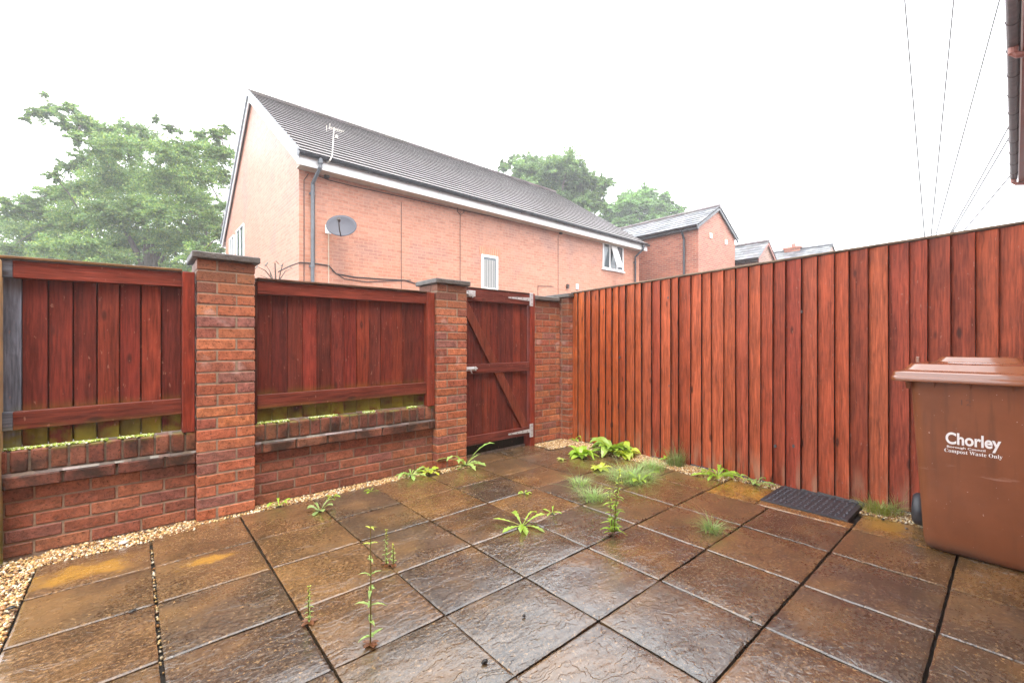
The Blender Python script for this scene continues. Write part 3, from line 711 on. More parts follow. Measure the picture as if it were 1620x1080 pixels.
es = lid.modifiers.new('edge', 'EDGE_SPLIT'); es.split_angle = math.radians(30)
m = MB(); m.box(3.80, 3.84, BV+.268, BV+.288, 1.0, 1.075); m.box(3.86, 3.95, BV-.2, BV+.2, 0.975, 1.0)
m.tube([(3.955, BV-.26, 1.0), (3.955, BV+.26, 1.0)], .014, 10)
m.build('handle', M_LID, t, bevel=0.003)
for s in (1, -1):
    yc = BV+s*.268
    wv = [(r, y) for r, y in ((.02, -.03), (.085, -.03), (.098, -.018), (.1, 0), (.098, .018), (.085, .03), (.02, .03))]
    m = MB(); m.rings([[(3.80+r*math.cos(a), yc+y, .102+r*math.sin(a)) for a in [2*math.pi*i/28 for i in range(28)]] for r, y in wv])
    wh = m.build('wheel', M_RUBBER, t, smooth=True)
    m = MB(); m.tube([(3.80, yc-.034, .102), (3.80, yc+.034, .102)], .05, 18); m.build('hub', M_PIPE, wh)
m = MB(); m.tube([(3.80, BV-.28, .102), (3.80, BV+.28, .102)], .011, 8); m.build('axle', M_PIPE, t)
def front_u(z): return 3.374+(3.314-3.374)*(z-.05)/.85
tilt = math.atan2(.06, .85)
def text_part(body_, left_px, right_px, py, size_z, mat, name, bold=0.0, sx=None, parent=t):
    cu = bpy.data.curves.new('tmp', 'FONT'); cu.body = body_; cu.size = 1.0; cu.offset = bold; cu.fill_mode = 'FRONT'; cu.resolution_u = 6
    o = bpy.data.objects.new('tmp', cu); COL.objects.link(o)
    dg = bpy.context.evaluated_depsgraph_get(); dg.update()
    me = bpy.data.meshes.new_from_object(o.evaluated_get(dg)); bpy.data.objects.remove(o)
    co = np.empty(len(me.vertices)*3); me.vertices.foreach_get('co', co); co = co.reshape(-1, 3)
    x0, x1 = co[:, 0].min(), co[:, 0].max()
    a = on_u(left_px, py, front_u(.62)); b = on_u(right_px, py, front_u(.62))
    W = a.y-b.y; ks = W/(x1-x0); z0 = py
    return me, co, x0, ks, a.y
def put_text(body_, lpx, rpx, zbase, kz, mat, name, bold=0.0):
    me, co, x0, ks, yl = text_part(body_, lpx, rpx, 705, 0, mat, name, bold)
    z = zbase+co[:, 1]*kz
    y = yl-(co[:, 0]-x0)*ks
    x = np.array([front_u(q) for q in z])-0.0012
    P = np.stack([x, y, z], 1)-np.array(ORG[t.name]); me.vertices.foreach_set('co', P.ravel())
    me.materials.clear(); me.materials.append(mat); me.name = name; me.update()
    o = bpy.data.objects.new(name, me); COL.objects.link(o); o.parent = t; return o
put_text('Chorley', 1496, 1584, 0.620, 0.086, M_INK, 'lettering', 0.028)
put_text('Borough Council', 1498, 1559, 0.598, 0.0155, M_INK, 'lettering', 0.02)
put_text('\U0001D402\U0001D428\U0001D426\U0001D429\U0001D428\U0001D42C\U0001D42D \U0001D416\U0001D41A\U0001D42C\U0001D42D\U0001D41E \U0001D40E\U0001D427\U0001D425\U0001D432', 1494, 1586, 0.572, 0.028, M_INK, 'lettering', 0.0)
put_text('12', 1521, 1537, 0.832, 0.045, M_SCRATCH, 'house_number', -0.01)

# ------------------------------------------------------------------ brick house behind the wall
HU0, HU1, HV0, HV1 = 2.55, 14.85, 9.57, 18.9
RIDGE_V, RIDGE_Z, EAVE_Z = (9.22+19.25)/2, 8.28, 4.93
t = thing('brick_house', 'pale red brick house with long dark tiled roof behind the low wall', 'house', (HU0, HV0, 0))
HOUSE = t
wt = EAVE_Z-.18
gz = lambda v: EAVE_Z+(RIDGE_Z-EAVE_Z)*(1-abs(v-RIDGE_V)/(RIDGE_V-9.22))-.16
m = MB()
m.prism([(HU0, HV0, -.05), (HU0, HV1, -.05), (HU0, HV1, gz(HV1)), (HU0, RIDGE_V, gz(RIDGE_V)), (HU0, HV0, gz(HV0))], (HU1-HU0, 0, 0))
m.build('wall', M_HB, t)
TD = [(0.17, 0.148, 0.143), (0.18, 0.155, 0.148), (0.16, 0.14, 0.136)]
def tiled_slope(m, u0, u1, v0, z0, v1, z1, rows, tw, th, lift, pal, jl=.004, butt=None):
    d = Vector((0, v1-v0, z1-z0)); L = d.length; d.normalize(); nrm = Vector((0, -d.z, d.y)) if v1 > v0 else Vector((0, d.z, -d.y))
    if nrm.z < 0: nrm = -nrm
    g = L/rows; nc = int((u1-u0)/tw)
    tw = (u1-u0)/nc
    for r in range(rows):
        o = (r % 2)*tw*.5
        for cidx in range(nc+1):
            a = u0+cidx*tw-o; b = a+tw-.004; a = max(a, u0); b = min(b, u1)
            if b-a < .03: continue
            s0, s1 = r*g-U(0, jl), (r+1)*g+.03
            p0 = Vector((0, v0, z0))+d*s0; p1 = Vector((0, v0, z0))+d*s1; l0 = lift+U(-.001, .001); l1 = .002
            q = [(a, *(p0+nrm*(l0-th))[1:]), (b, *(p0+nrm*(l0-th))[1:]), (b, *(p1+nrm*(l1-th))[1:]), (a, *(p1+nrm*(l1-th))[1:]),
                 (a, *(p0+nrm*l0)[1:]), (b, *(p0+nrm*l0)[1:]), (b, *(p1+nrm*l1)[1:]), (a, *(p1+nrm*l1)[1:])]
            m.hexa(q, jit(rnd.choice(pal), .12 if not butt else .04))
            if butt: m.c[-4] = jit(butt, .1)  # butt face near-black: shadow line of each course painted in
m = MB()
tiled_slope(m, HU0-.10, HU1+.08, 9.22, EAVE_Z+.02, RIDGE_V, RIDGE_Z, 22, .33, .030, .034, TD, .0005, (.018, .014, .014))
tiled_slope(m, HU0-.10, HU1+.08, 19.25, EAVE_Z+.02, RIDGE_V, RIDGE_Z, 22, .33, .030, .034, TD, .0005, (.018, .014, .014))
M_RIDGE = m_attr('ridge_tile', 0.8, 0.25, 9, 0.004, 40, 0.1)
roof = m.build('roof', M_TILE, t); m = MB(); x = HU0-.1
while x < HU1: m.tube([(x, RIDGE_V, RIDGE_Z-.02), (x+.44, RIDGE_V, RIDGE_Z-.02)], .105, 10, jit((.075, .062, .06), .15)); x += .45
m.build('ridge', M_RIDGE, roof)
# deck under the tiles, fascia, soffit, bargeboards, verge caps
m = MB(); e = .02
for (va, vb) in ((9.24, RIDGE_V), (19.23, RIDGE_V)):
    m.hexa([(HU0-.06, va, EAVE_Z-.05), (HU1+.06, va, EAVE_Z-.05), (HU1+.06, vb, RIDGE_Z-.07), (HU0-.06, vb, RIDGE_Z-.07), (HU0-.06, va, EAVE_Z-.03), (HU1+.06, va, EAVE_Z-.03), (HU1+.06, vb, RIDGE_Z-.05), (HU0-.06, vb, RIDGE_Z-.05)], TD[0])
m.build('roof_underlay', M_TILE, t)
for y in (9.26, 19.19): m = MB(); m.box(HU0-.09, HU1+.07, y, y+.025, EAVE_Z-.23, EAVE_Z-.005); m.build('fascia', M_WHITE, t)
m = MB(); m.box(HU0-.05, HU1+.05, 9.288, HV0-.002, EAVE_Z-.225, EAVE_Z-.205); m.build('soffit', m_plain('cream_soffit', (.55, .45, .34), .5), t)
m = MB()
for (va, za, vb, zb) in ((9.30, EAVE_Z-.02, RIDGE_V, RIDGE_Z-.06), (19.2, EAVE_Z-.02, RIDGE_V, RIDGE_Z-.06)):
    for ux in (HU0-.085, HU1+.05):
        m = MB(); m.prism([(ux, va, za), (ux, vb, zb), (ux, vb, zb-.2), (ux, va, za-.2)], (.03, 0, 0)); m.build('bargeboard', M_WHITE, t)
m = MB()
for (va, vb) in ((9.22, RIDGE_V), (19.25, RIDGE_V)):
    for i in range(21):
        f0, f1 = i/21, (i+.93)/21
        a = Vector((HU0-.13, va+(vb-va)*f0, EAVE_Z+(RIDGE_Z-EAVE_Z)*f0)); b = Vector((HU0-.13, va+(vb-va)*f1, EAVE_Z+(RIDGE_Z-EAVE_Z)*f1))
        m.prism([a+Vector((0, 0, -.10)), a+Vector((0, 0, .085)), b+Vector((0, 0, .055)), b+Vector((0, 0, -.10))], (.05, 0, 0), jit((.27, .29, .31), .1))
m.build('verge_cap', m_attr('grey_verge', .4, .15, 6, 0), t)
def half_gutter(u0, u1, vc, zc, r, n=10, th=.004):
    m = MB(); R = []
    prof = [(vc+math.cos(math.pi+math.pi*i/n)*r, zc+math.sin(math.pi+math.pi*i/n)*r) for i in range(n+1)]
    prof += [(vc+math.cos(2*math.pi-math.pi*i/n)*(r-th), zc+math.sin(2*math.pi-math.pi*i/n)*(r-th)) for i in range(n+1)]
    m.rings([[(u0, a, b) for a, b in prof], [(u1, a, b) for a, b in prof]])
    return m
m = half_gutter(HU0-.1, HU1+.1, 9.20, EAVE_Z+.0, .062)
x = HU0+.4
while x < HU1: m.tube([(x, 9.26, EAVE_Z-.03), (x, 9.2, EAVE_Z-.07), (x, 9.137, EAVE_Z-.0)], .009, 6); x += .9
m.build('gutter', M_GUTTER, t)
q = on_v(494.5, 300, HV0-.06)
def downpipe(u, v, ztop, vg, parent, mat, du=.06):
    m = MB(); m.tube([(u+du, vg, ztop), (u+du, vg, ztop-.16), (u, v, ztop-.42), (u, v, ztop-.6), (u, v, -.05)], .036, 10)
    z = ztop-.6
    while z > 0: m.tube([(u, v, z), (u, v, z-.05)], .045, 10); m.box(u-.055, u+.055, v+.02, v+.058, z-.04, z-.01); z -= 1.5
    m.tube([(u+du, vg, ztop+.02), (u+du, vg, ztop-.09)], .05, 10)
    return m.build('downpipe', mat, parent)
downpipe(q.x, HV0-.06, EAVE_Z-.05, 9.2, t, M_PIPE)
q = on_v(1005, 420, HV0-.06); downpipe(q.x, HV0-.06, EAVE_Z-.05, 9.2, t, M_GUTTER)

def window(parent, axis, a0, a1, z0, z1, plane, mull=(), open_pane=None, blind=False, fr=.055):
    # axis 'x': wall faces -y at y=plane; axis 'y': wall faces -x at x=plane
    def P(a, d, z): return (a, plane+d, z) if axis == 'x' else (plane+d, a, z)
    def bx(m, aa, ab, da, db, za, zb):
        p = [P(aa, da, za), P(ab, da, za), P(ab, db, za), P(aa, db, za), P(aa, da, zb), P(ab, da, zb), P(ab, db, zb), P(aa, db, zb)]
        m.hexa(p if axis == 'x' else [p[1], p[0], p[3], p[2], p[5], p[4], p[7], p[6]], (.8, .8, .8))
    m = MB(); D0, D1 = -.035, .03
    bx(m, a0, a0+fr, D0, D1, z0, z1); bx(m, a1-fr, a1, D0, D1, z0, z1)
    bx(m, a0+fr, a1-fr, D0, D1, z0, z0+fr); bx(m, a0+fr, a1-fr, D0, D1, z1-fr, z1)
    for k in mull: bx(m, k-fr*.5, k+fr*.5, D0, D1, z0+fr, z1-fr)
    w = m.build('window', M_WHITE, parent, bevel=.004)
    m = MB(); bx(m, a0+fr, a1-fr, -.012, -.004, z0+fr, z1-fr); m.build('pane', M_GLASS, w)
    m = MB(); bx(m, a0-.05, a1+.05, -.07, -.001, z0-.045, z0-.002); m.build('sill', M_WHITE, w, bevel=.004)
    if blind:
        m = MB(); k = a0+fr+.01
        while k < a1-fr-.03: bx(m, k, k+.035, -.0165, -.0135, z0+fr, z1-fr-.06); k += .058
        m.build('blind', M_BLIND, w)
    return w
qa, qb = on_v(761, 457, HV0), on_v(787, 403, HV0)
wz1 = on_v(760, 403, HV0).z; wz0 = on_v(787, 457.5, HV0).z
window(t, 'x', qa.x, qb.x, 2.63, 3.60, HV0, blind=True, fr=.07)
m = MB(); x = qa.x-.06
while x < qb.x+.05: m.box(x, x+.065, HV0-.012, HV0+.05, 3.605, 3.82, jit((.50, .22, .13), .08)); x += .0755
m.build('window_head', M_SOLDIER, t)
qa, qb = on_v(953, 400, HV0), on_v(985.5, 400, HV0)
z1 = on_v(953, 381, HV0).z; z0 = on_v(953, 424.5, HV0).z
window(t, 'x', qa.x, qb.x, z0, z1-.03, HV0, mull=(qa.x+(qb.x-qa.x)*.33, qa.x+(qb.x-qa.x)*.66), fr=.06)
a0, a1 = qa.x+(qb.x-qa.x)*.36, qa.x+(qb.x-qa.x)*.63
m = MB(); zt, zb = z1-.12, z0+.07; ou = .26
m.prism([(a0, HV0-.04, zt), (a1, HV0-.04, zt), (a1, HV0-.04-ou, zb), (a0, HV0-.04-ou, zb)], (0, -.03, 0)); m.build('open_casement', M_WHITE, t)
for (pa, pb, yt, yb) in ((386.5, 375, 353, 400), (371, 364, 371, 398)):
    qa, qb = on_u(pa, 380, HU0), on_u(pb, 380, HU0); za = on_u(pa, yt, HU0).z; zb2 = za-1.35
    window(t, 'y', qa.y, qb.y, zb2, za, HU0, mull=((qa.y+qb.y)/2,))
m = MB()     # cables, movement joints, bracket box, lamp bits on the wall
for px, ya, yb in ((635, 320, 446), (728, 335, 446), (883, 372, 462)):
    a, b = on_v(px, ya, HV0-.008), on_v(px, yb, HV0-.008); m = MB(); m.tube([a, (a.x, a.y, b.z-1.5)], .006, 5); m.build('movement_joint', M_CABLE, t)
def wallcable(pts_, r=.008, name='wall_cable', mat=None, v=HV0-.012):
    P = [on_v(px, py, v) for px, py in pts_]; mm = MB(); mm.tube(P, r, 5); return mm.build(name, mat or M_CABLE, t)
wallcable([(497, 276), (510, 281), (520, 285), (560, 295), (620, 308), (700, 326), (780, 343), (850, 358)])
wallcable([(481, 445), (481, 285), (488, 275)])
wallcable([(498, 290), (498, 420)], .006)
wallcable([(440, 430), (458, 421), (475, 415), (500, 417), (520, 420), (532, 433), (560, 438), (600, 441), (640, 443), (660, 449)], .014)
wallcable([(525, 428), (545, 441), (580, 446), (620, 444), (650, 443)], .009)
wallcable([(520, 368), (520, 452)], .011, 'conduit', bpy.data.materials['cream_soffit'])
wallcable([(724, 326), (724, 335), (728, 340), (734, 336), (734, 328)], .008)
wallcable([(851, 470), (851, 452), (876, 453)], .007)
m = MB()
for (px, py, s, hz) in ((516, 279, .05, .05), (886, 368, .05, .06), (897, 453, .045, .07)):
    q = on_v(px, py, HV0); m = MB(); m.box(q.x-s, q.x+s, HV0-.07, HV0-.001, q.z-hz, q.z+hz); m.build('junction_box', M_CABLE, t, bevel=.008)
q = on_v(912.5, 453.5, HV0); m = MB(); m.box(q.x-.06, q.x+.06, HV0-.03, HV0-.001, q.z-.09, q.z+.09); m.build('vent_cover', M_WHITE, t, bevel=.01)
# security floodlight-like dark lamp under the eaves is part of the junction boxes above

# satellite dish
q = on_v(541, 360, HV0-.38)
t = thing('satellite_dish', 'grey oval satellite dish on the pale brick wall', 'satellite dish', on_v(519, 363, HV0))
nrm = Vector((-.42, -.80, .42)).normalized(); ax = nrm.cross(Vector((0, 0, 1))).normalized(); az = ax.cross(nrm)
if az.z < 0: az = -az
m = MB(); R = []
for k in range(7):
    f = k/6; R.append([q+nrm*(.07*f*f)+ax*(math.cos(a)*.30*f+1e-4*math.cos(a))+az*(math.sin(a)*.27*f+1e-4*math.sin(a)) for a in [2*math.pi*i/32 for i in range(32)]])
R2 = [[p-nrm*.012 for p in r] for r in R[::-1]]
m.rings(R+R2, cap=False); m.build('dish', M_DISH, t, smooth=True)
m = MB(); m.tube([q-az*.24+nrm*.02, q-az*.26+nrm*.25, q-az*.15+nrm*.42], .012, 8); m.tube([q-az*.15+nrm*.46, q-az*.13+nrm*.36], .03, 10); m.build('receiver_arm', M_CABLE, t)
b0 = on_v(519, 363, HV0)
m = MB(); m.box(b0.x-.06, b0.x+.06, HV0-.02, HV0, b0.z-.09, b0.z+.09); m.tube([b0, b0+Vector((.05, -.14, 0)), q-nrm*.03], .018, 8); m.build('bracket', M_WHITE, t)
# tv aerial
b0 = on_v(518, 258, 9.23); b1 = on_v(525.5, 247, 9.14); tp = on_v(528.5, 202, 9.14)
t = thing('tv_aerial', 'pale rooftop television aerial on a short mast at the eaves', 'aerial', b0)
m = MB(); m.tube([b0, on_v(522, 254, 9.14), b1, tp], .012, 8); m.build('mast', m_plain('pale_alloy', (.62, .58, .52), .4), t)
e0 = on_v(523, 211, 9.14); dx = Vector((.86, .2, .10)).normalized(); e0 = tp+Vector((0, 0, -.03)); m = MB()
m.tube([e0-dx*.12, e0+dx*.22], .008, 6)
sx = Vector((0, 0, 1)).cross(dx).normalized()
for i in range(7): p = e0+dx*(-.08+.045*i); m.tube([p-sx*.07, p+sx*.07], .005, 5)
for s in (-1, 1): p = e0-dx*.13; m.tube([p-Vector((0, 0, .06))+sx*.06*s, p+Vector((0, 0, .06))+sx*.06*s], .006, 5)
m.obox(e0+dx*.06-Vector((0, 0, .14)), (1, 0, 0), (0, 1, 0), (0, 0, 1), .02, .02, .03)
m.build('aerial_array', bpy.data.materials['pale_alloy'], t)

# ------------------------------------------------------------------ older houses beyond
SL = [(0.11, 0.115, 0.125), (0.14, 0.142, 0.15), (0.085, 0.09, 0.10), (0.18, 0.18, 0.185), (0.12, 0.12, 0.12)]
def slate_slope_x(m, v0, v1, u0, z0, u1, z1, rows, tw, pal):       # slope climbing along u, courses run along v
    mm = MB(); tiled_slope(mm, v0, v1, u0, z0, u1, z1, rows, tw, .012, .02, pal)
    b = len(m.v); m.v += [(y, x, z) for x, y, z in mm.v]
    for f, c in zip(mm.f, mm.c): m.face(tuple(b+i for i in f[::-1]), c)
def outrigger(name, label, u0, u1, v0, v1, ez, rz, brick, cat='house'):
    t = thing(name, label, cat, (u0, v0, 0)); mid = (u0+u1)/2
    m = MB(); m.prism([(u0, v0, -.05), (u1, v0, -.05), (u1, v0, ez-.08), (mid, v0, rz-.08), (u0, v0, ez-.08)][::-1], (0, v1-v0, 0)); m.build('wall', brick, t)
    m = MB(); o = .22; s = (rz-ez)/(mid-u0)
    rows = max(6, int((mid-u0+o)/.24))
    slate_slope_x(m, v0-.1, v1, u0-o, ez-o*s, mid, rz, rows, .28, SL); slate_slope_x(m, v0-.1, v1, u1+o, ez-o*s, mid, rz, rows, .28, SL)
    v = v0-.1
    while v < v1: m.tube([(mid, v, rz-.0), (mid, v+.44, rz-.0)], .09, 8, jit((.12, .10, .10), .1)); v += .45
    m.build('roof', M_SLATE, t)
    for (ua, ub) in ((u0-o, mid), (u1+o, mid)):
        za = ez-o*s; m = MB()
        m.prism([(ua, v0-.08, za-.04), (ub, v0-.08, rz-.05), (ub, v0-.08, rz-.17), (ua, v0-.08, za-.16)], (0, .05, 0))
        m.build('bargeboard', M_SOFFIT if brick is not M_OB else M_GUTTER, t)
    m = MB(); zc = ez-o*s-.01; n = 8
    prof = [(u0-o-.03+math.cos(math.pi+math.pi*i/n)*.06, zc+math.sin(math.pi+math.pi*i/n)*.06) for i in range(n+1)]
    m.prism([(a, v0-.08, b) for a, b in prof], (0, v1-v0, 0)); m.box(u0-o+.03, u0-.001, v0-.02, v1, zc-.13, zc-.05)
    m.build('gutter', M_GUTTER, t)
    return t
t = outrigger('brick_outrigger', 'two storey red brick rear wing with slate roof and end gable beyond the long house', 16.0, 19.25, 7.77, 17.0, 5.70, 6.62, M_OB)
q = on_u(1082, 400, 15.93); m = MB(); m.tube([(15.73, q.y, 5.45), (15.93, q.y, 5.15), (15.93, q.y, -.05)], .045, 8); m.build('downpipe', M_GUTTER, t)
for px, py in ((1124, 373), (1148, 383)):
    q = on_v(px, py, 7.77); m = MB(); m.box(q.x-.10, q.x+.10, 7.74, 7.769, q.z-.1, q.z+.1); m.build('air_brick', m_plain('pale_vent', (.75, .66, .58), .6), t)
t = outrigger('brick_outrigger', 'small dark brick wing with pale slate roof just above the tall fence', 20.5, 22.35, 7.27, 14.0, 5.02, 5.72, M_DB)
q = on_v(1213, 411, 7.27); window(t, 'x', q.x-.2, q.x+.25, 3.9, 4.6, 7.27)
t = thing('terraced_house', 'distant terrace with slate roof and brick chimney peeping over the fence', 'house', (26, 6.5, 0))
m = MB(); m.prism([(26, 6.55, -.05), (32, 6.55, -.05), (32, 6.55, 4.7), (28.9, 6.55, 6.45), (26, 6.55, 4.7)][::-1], (0, 14, 0)); m.build('wall', M_DB, t)
m = MB(); slate_slope_x(m, 6.5, 20, 25.7, 4.55, 28.9, 6.55, 14, .30, SL); slate_slope_x(m, 6.5, 20, 32.3, 4.55, 28.9, 6.55, 14, .30, SL); m.tube([(28.9, 6.5, 6.56), (28.9, 20, 6.56)], .09, 8, SL[2]); m.build('roof', M_SLATE, t)
q = on_u(1254, 398, 29.0); m = MB(); m.box(28.7, 29.3, q.y-.45, q.y+.35, 6.3, q.z+.12); m.box(28.64, 29.36, q.y-.51, q.y+.41, q.z+.122, q.z+.22)
ch = m.build('chimney', M_OB, t)
m = MB(); m.tube([(29.0, q.y-.05, q.z+.22), (29.0, q.y-.05, q.z+.46)], [.13, .10], 10); m.build('chimney_pot', M_SOFFIT, ch)

# terrace whose eaves run overhead at the right edge
t = thing('terraced_house', 'near terraced house whose old gutter and brown soffit cross the top right corner', 'house', (5, -0.4, 0))
EZ, EU = 4.72, 14.4
m = MB(); m.prism([(-4, -.40, -.05), (-4, -8.4, -.05), (-4, -8.4, 4.7), (-4, -4.4, 7.3), (-4, -.40, 4.7)][::-1], (EU-.3+4, 0, 0)); m.build('wall', M_OB, t)
m = MB(); tiled_slope(m, -4.1, EU, .0, EZ+.03, -4.4, EZ+2.85, 18, .30, .012, .02, SL); tiled_slope(m, -4.1, EU, -8.8, EZ+.03, -4.4, EZ+2.85, 18, .30, .012, .02, SL); m.build('roof', M_SLATE, t)
m = MB(); m.box(-4.1, EU-.05, -.40, -.05, EZ-.13, EZ-.11); m.build('soffit', M_SOFFIT, t)
m = MB(); m.box(-4.1, EU-.03, -.062, -.048, EZ-.137, EZ+.0); m.build('fascia', M_WHITE, t)
m = half_gutter(-4.1, EU, .010, EZ, .056)
x = 3.0
while x < EU:
    m.tube([(x, -.046, EZ+.0), (x, -.04, EZ-.04), (x, .010, EZ-.062), (x, .058, EZ-.03), (x, .070, EZ+.008)], .008, 6); x += .72
m.build('gutter', M_OLDGUT, t)
for u in (4.75, 7.9, EU-.15):
    m = MB(); m.tube([(u, .01, EZ-.04), (u, .01, EZ-.115), (u, -.02, EZ-.15), (u, -.30, EZ-.22), (u, -.345, EZ-.30), (u, -.345, -.05)], .036, 10); m.tube([(u, .01, EZ-.045), (u, .01, EZ-.12)], .045, 10)
    m.build('downpipe', M_SOFFIT, t)

# ------------------------------------------------------------------ overhead cables on a pole behind the fence
PT = depth_pt(1466, 432, 40)
t = thing('telegraph_pole', 'wooden telegraph pole far behind the tall fence', 'telegraph pole', (PT.x, PT.y, 0))
m = MB(); m.tube([(PT.x, PT.y, -.05), (PT.x, PT.y, PT.z+.25)], [.14, .09], 10); m.build('pole', M_BARK, t)
for (px, py, z, r, lab) in ((1432, 0, 7.4, .015, 'leftmost of the overhead cables crossing the white sky'), (1508, 0, 7.4, .015, 'second overhead cable from the left crossing the white sky'), (1579, 0, 7.4, .013, 'third overhead cable from the left, thin and meeting the top edge near the gutter'),
                            (1598, 193, 6.6, .012, 'upper of the two close parallel cables running down from the gutter'), (1600, 208, 6.45, .012, 'lower of the two close parallel cables running down from the gutter'), (1606, 268, 5.4, .011, 'lowest cable leaving the lower end of the gutter')):
    a = on_z(px, py, z); far = PT+Vector((U(-.15, .15), U(-.15, .15), U(-.1, .1)))
    d = (a-far); st = far+d*(1.7 if py == 0 else 1.25 if py < 240 else 1.05); m = MB(); P = []
    for i in range(25):
        f = i/24; p = st.lerp(far, f); P.append(p+Vector((0, 0, -.10*math.sin(math.pi*f))))
    m.tube(P, [min(r*3, max(r*.75, (p-Vector((0, 0, H))).length*.00105)) for p in P], 5); o = m.build('overhead_cable', M_GREYWIRE); tag(o, lab, 'cable', 'overhead cables')

# ------------------------------------------------------------------ trees
def leaf_cloud(name, centers, mat, parent, size, pal, seed, droop=0.35):
    rg = np.random.default_rng(seed); P = []; S = []
    org = np.array(ORG[parent.name])
    for (c, r, n) in centers:
        k = max(4, int(n/70))                                            # sprays inside a clump
        d = rg.normal(size=(k, 3)); d /= np.linalg.norm(d, axis=1, keepdims=True)
        sc = np.array(c)+d*(r*rg.uniform(.25, 1.0, (k, 1)))*np.array([1, 1, .8])
        for q, dd in zip(sc, d):
            m_ = max(6, int(n/k)); L = r*rg.uniform(.3, .55)
            axis = np.array([dd[0], dd[1], dd[2]*.5-.15]); axis /= np.linalg.norm(axis)
            side = np.cross(axis, [0, 0, 1.0]); side /= np.linalg.norm(side)+1e-6
            a = rg.uniform(-1, 1, (m_, 1)); b = rg.normal(0, .38, (m_, 1)); h = rg.normal(0, .12, (m_, 1))
            P.append(q+axis*a*L+side*b*L*(1.1-np.abs(a)*.6)+np.array([0, 0, 1])*(h*L-droop*L*a*a*.5)); S.append(np.full(m_, rg.uniform(.78, 1.22)))
    P = np.concatenate(P)-org; S = np.concatenate(S); n = len(P)
    nr = rg.normal(size=(n, 3))*np.array([.8, .8, .6])+np.array([0, 0, .55]); nr /= np.linalg.norm(nr, axis=1, keepdims=True)
    a = np.cross(nr, rg.normal(size=(n, 3))); a /= np.linalg.norm(a, axis=1, keepdims=True); b = np.cross(nr, a)
    s = (size*rg.uniform(.6, 1.35, n))[:, None]
    V = np.stack([P-a*s, P-b*s*.5+a*s*.1, P+a*s, P+b*s*.5+a*s*.1], 1).reshape(-1, 3)
    me = bpy.data.meshes.new(name); me.vertices.add(n*4); me.vertices.foreach_set('co', V.ravel())
    me.loops.add(n*4); me.loops.foreach_set('vertex_index', np.arange(n*4, dtype=np.int32)); me.polygons.add(n); me.polygons.foreach_set('loop_start', np.arange(0, n*4, 4, dtype=np.int32))
    at = me.attributes.new('col', 'FLOAT_COLOR', 'FACE'); cc = np.ones((n, 4), dtype=np.float32)
    cc[:, :3] = np.array(pal)[rg.integers(0, len(pal), n)]*(S*rg.uniform(.8, 1.2, n))[:, None]; at.data.foreach_set('color', cc.ravel())
    me.materials.append(mat); me.update(); me.validate()
    o = bpy.data.objects.new(name, me); COL.objects.link(o); o.parent = parent; return o
def grow(name, label, base, fork, centers, trunk_r, leaf, pal, seed):
    t = thing(name, label, 'tree', (base[0], base[1], 0)); rg = random.Random(seed)
    base = Vector((base[0], base[1], -.05)); fork = Vector(fork)
    m = MB(); mid = base.lerp(fork, .5)+Vector((rg.uniform(-.3, .3), rg.uniform(-.3, .3), 0))
    m.tube([base, mid, fork], [trunk_r*1.2, trunk_r*.9, trunk_r*.75], 9)
    big = sorted(centers, key=lambda c: -c[1])[:9]; nodes = []
    for c, r, n in big:
        c = Vector(c); a = fork.lerp(c, .35)+Vector((0, 0, .5)); b = fork.lerp(c, .7)+Vector((rg.uniform(-.3, .3), rg.uniform(-.3, .3), .3))
        m.tube([fork, a, b, c], [trunk_r*.5, trunk_r*.33, trunk_r*.2, trunk_r*.07], 6); nodes += [a, b, c]
    for c, r, n in sorted(centers, key=lambda c: (Vector(c[0])-fork).length):
        c = Vector(c); nd = min(nodes, key=lambda q: (q-c).length)
        md = nd.lerp(c, .5)+Vector((rg.uniform(-.2, .2), rg.uniform(-.2, .2), .2)); m.tube([nd, md, c], [trunk_r*.11, trunk_r*.07, trunk_r*.03], 5); nodes.append(c)
        for _ in range(6):
            d = Vector((rg.gauss(0, 1), rg.gauss(0, 1), rg.gauss(0, .7))).normalized()*r*rg.uniform(.6, 1.05)
            m.tube([c, c+d*.5+Vector((0, 0, .05)), c+d], [trunk_r*.04, trunk_r*.025, .006], 4)
    m.build('trunk', M_BARK, t)
    leaf_cloud('crown', centers, M_LEAF, t, leaf, pal, seed)
    return t
GREENS = [(0.155, 0.25, 0.085), (0.19, 0.285, 0.09), (0.115, 0.205, 0.08), (0.26, 0.325, 0.10), (0.13, 0.22, 0.10)]
K = .2962
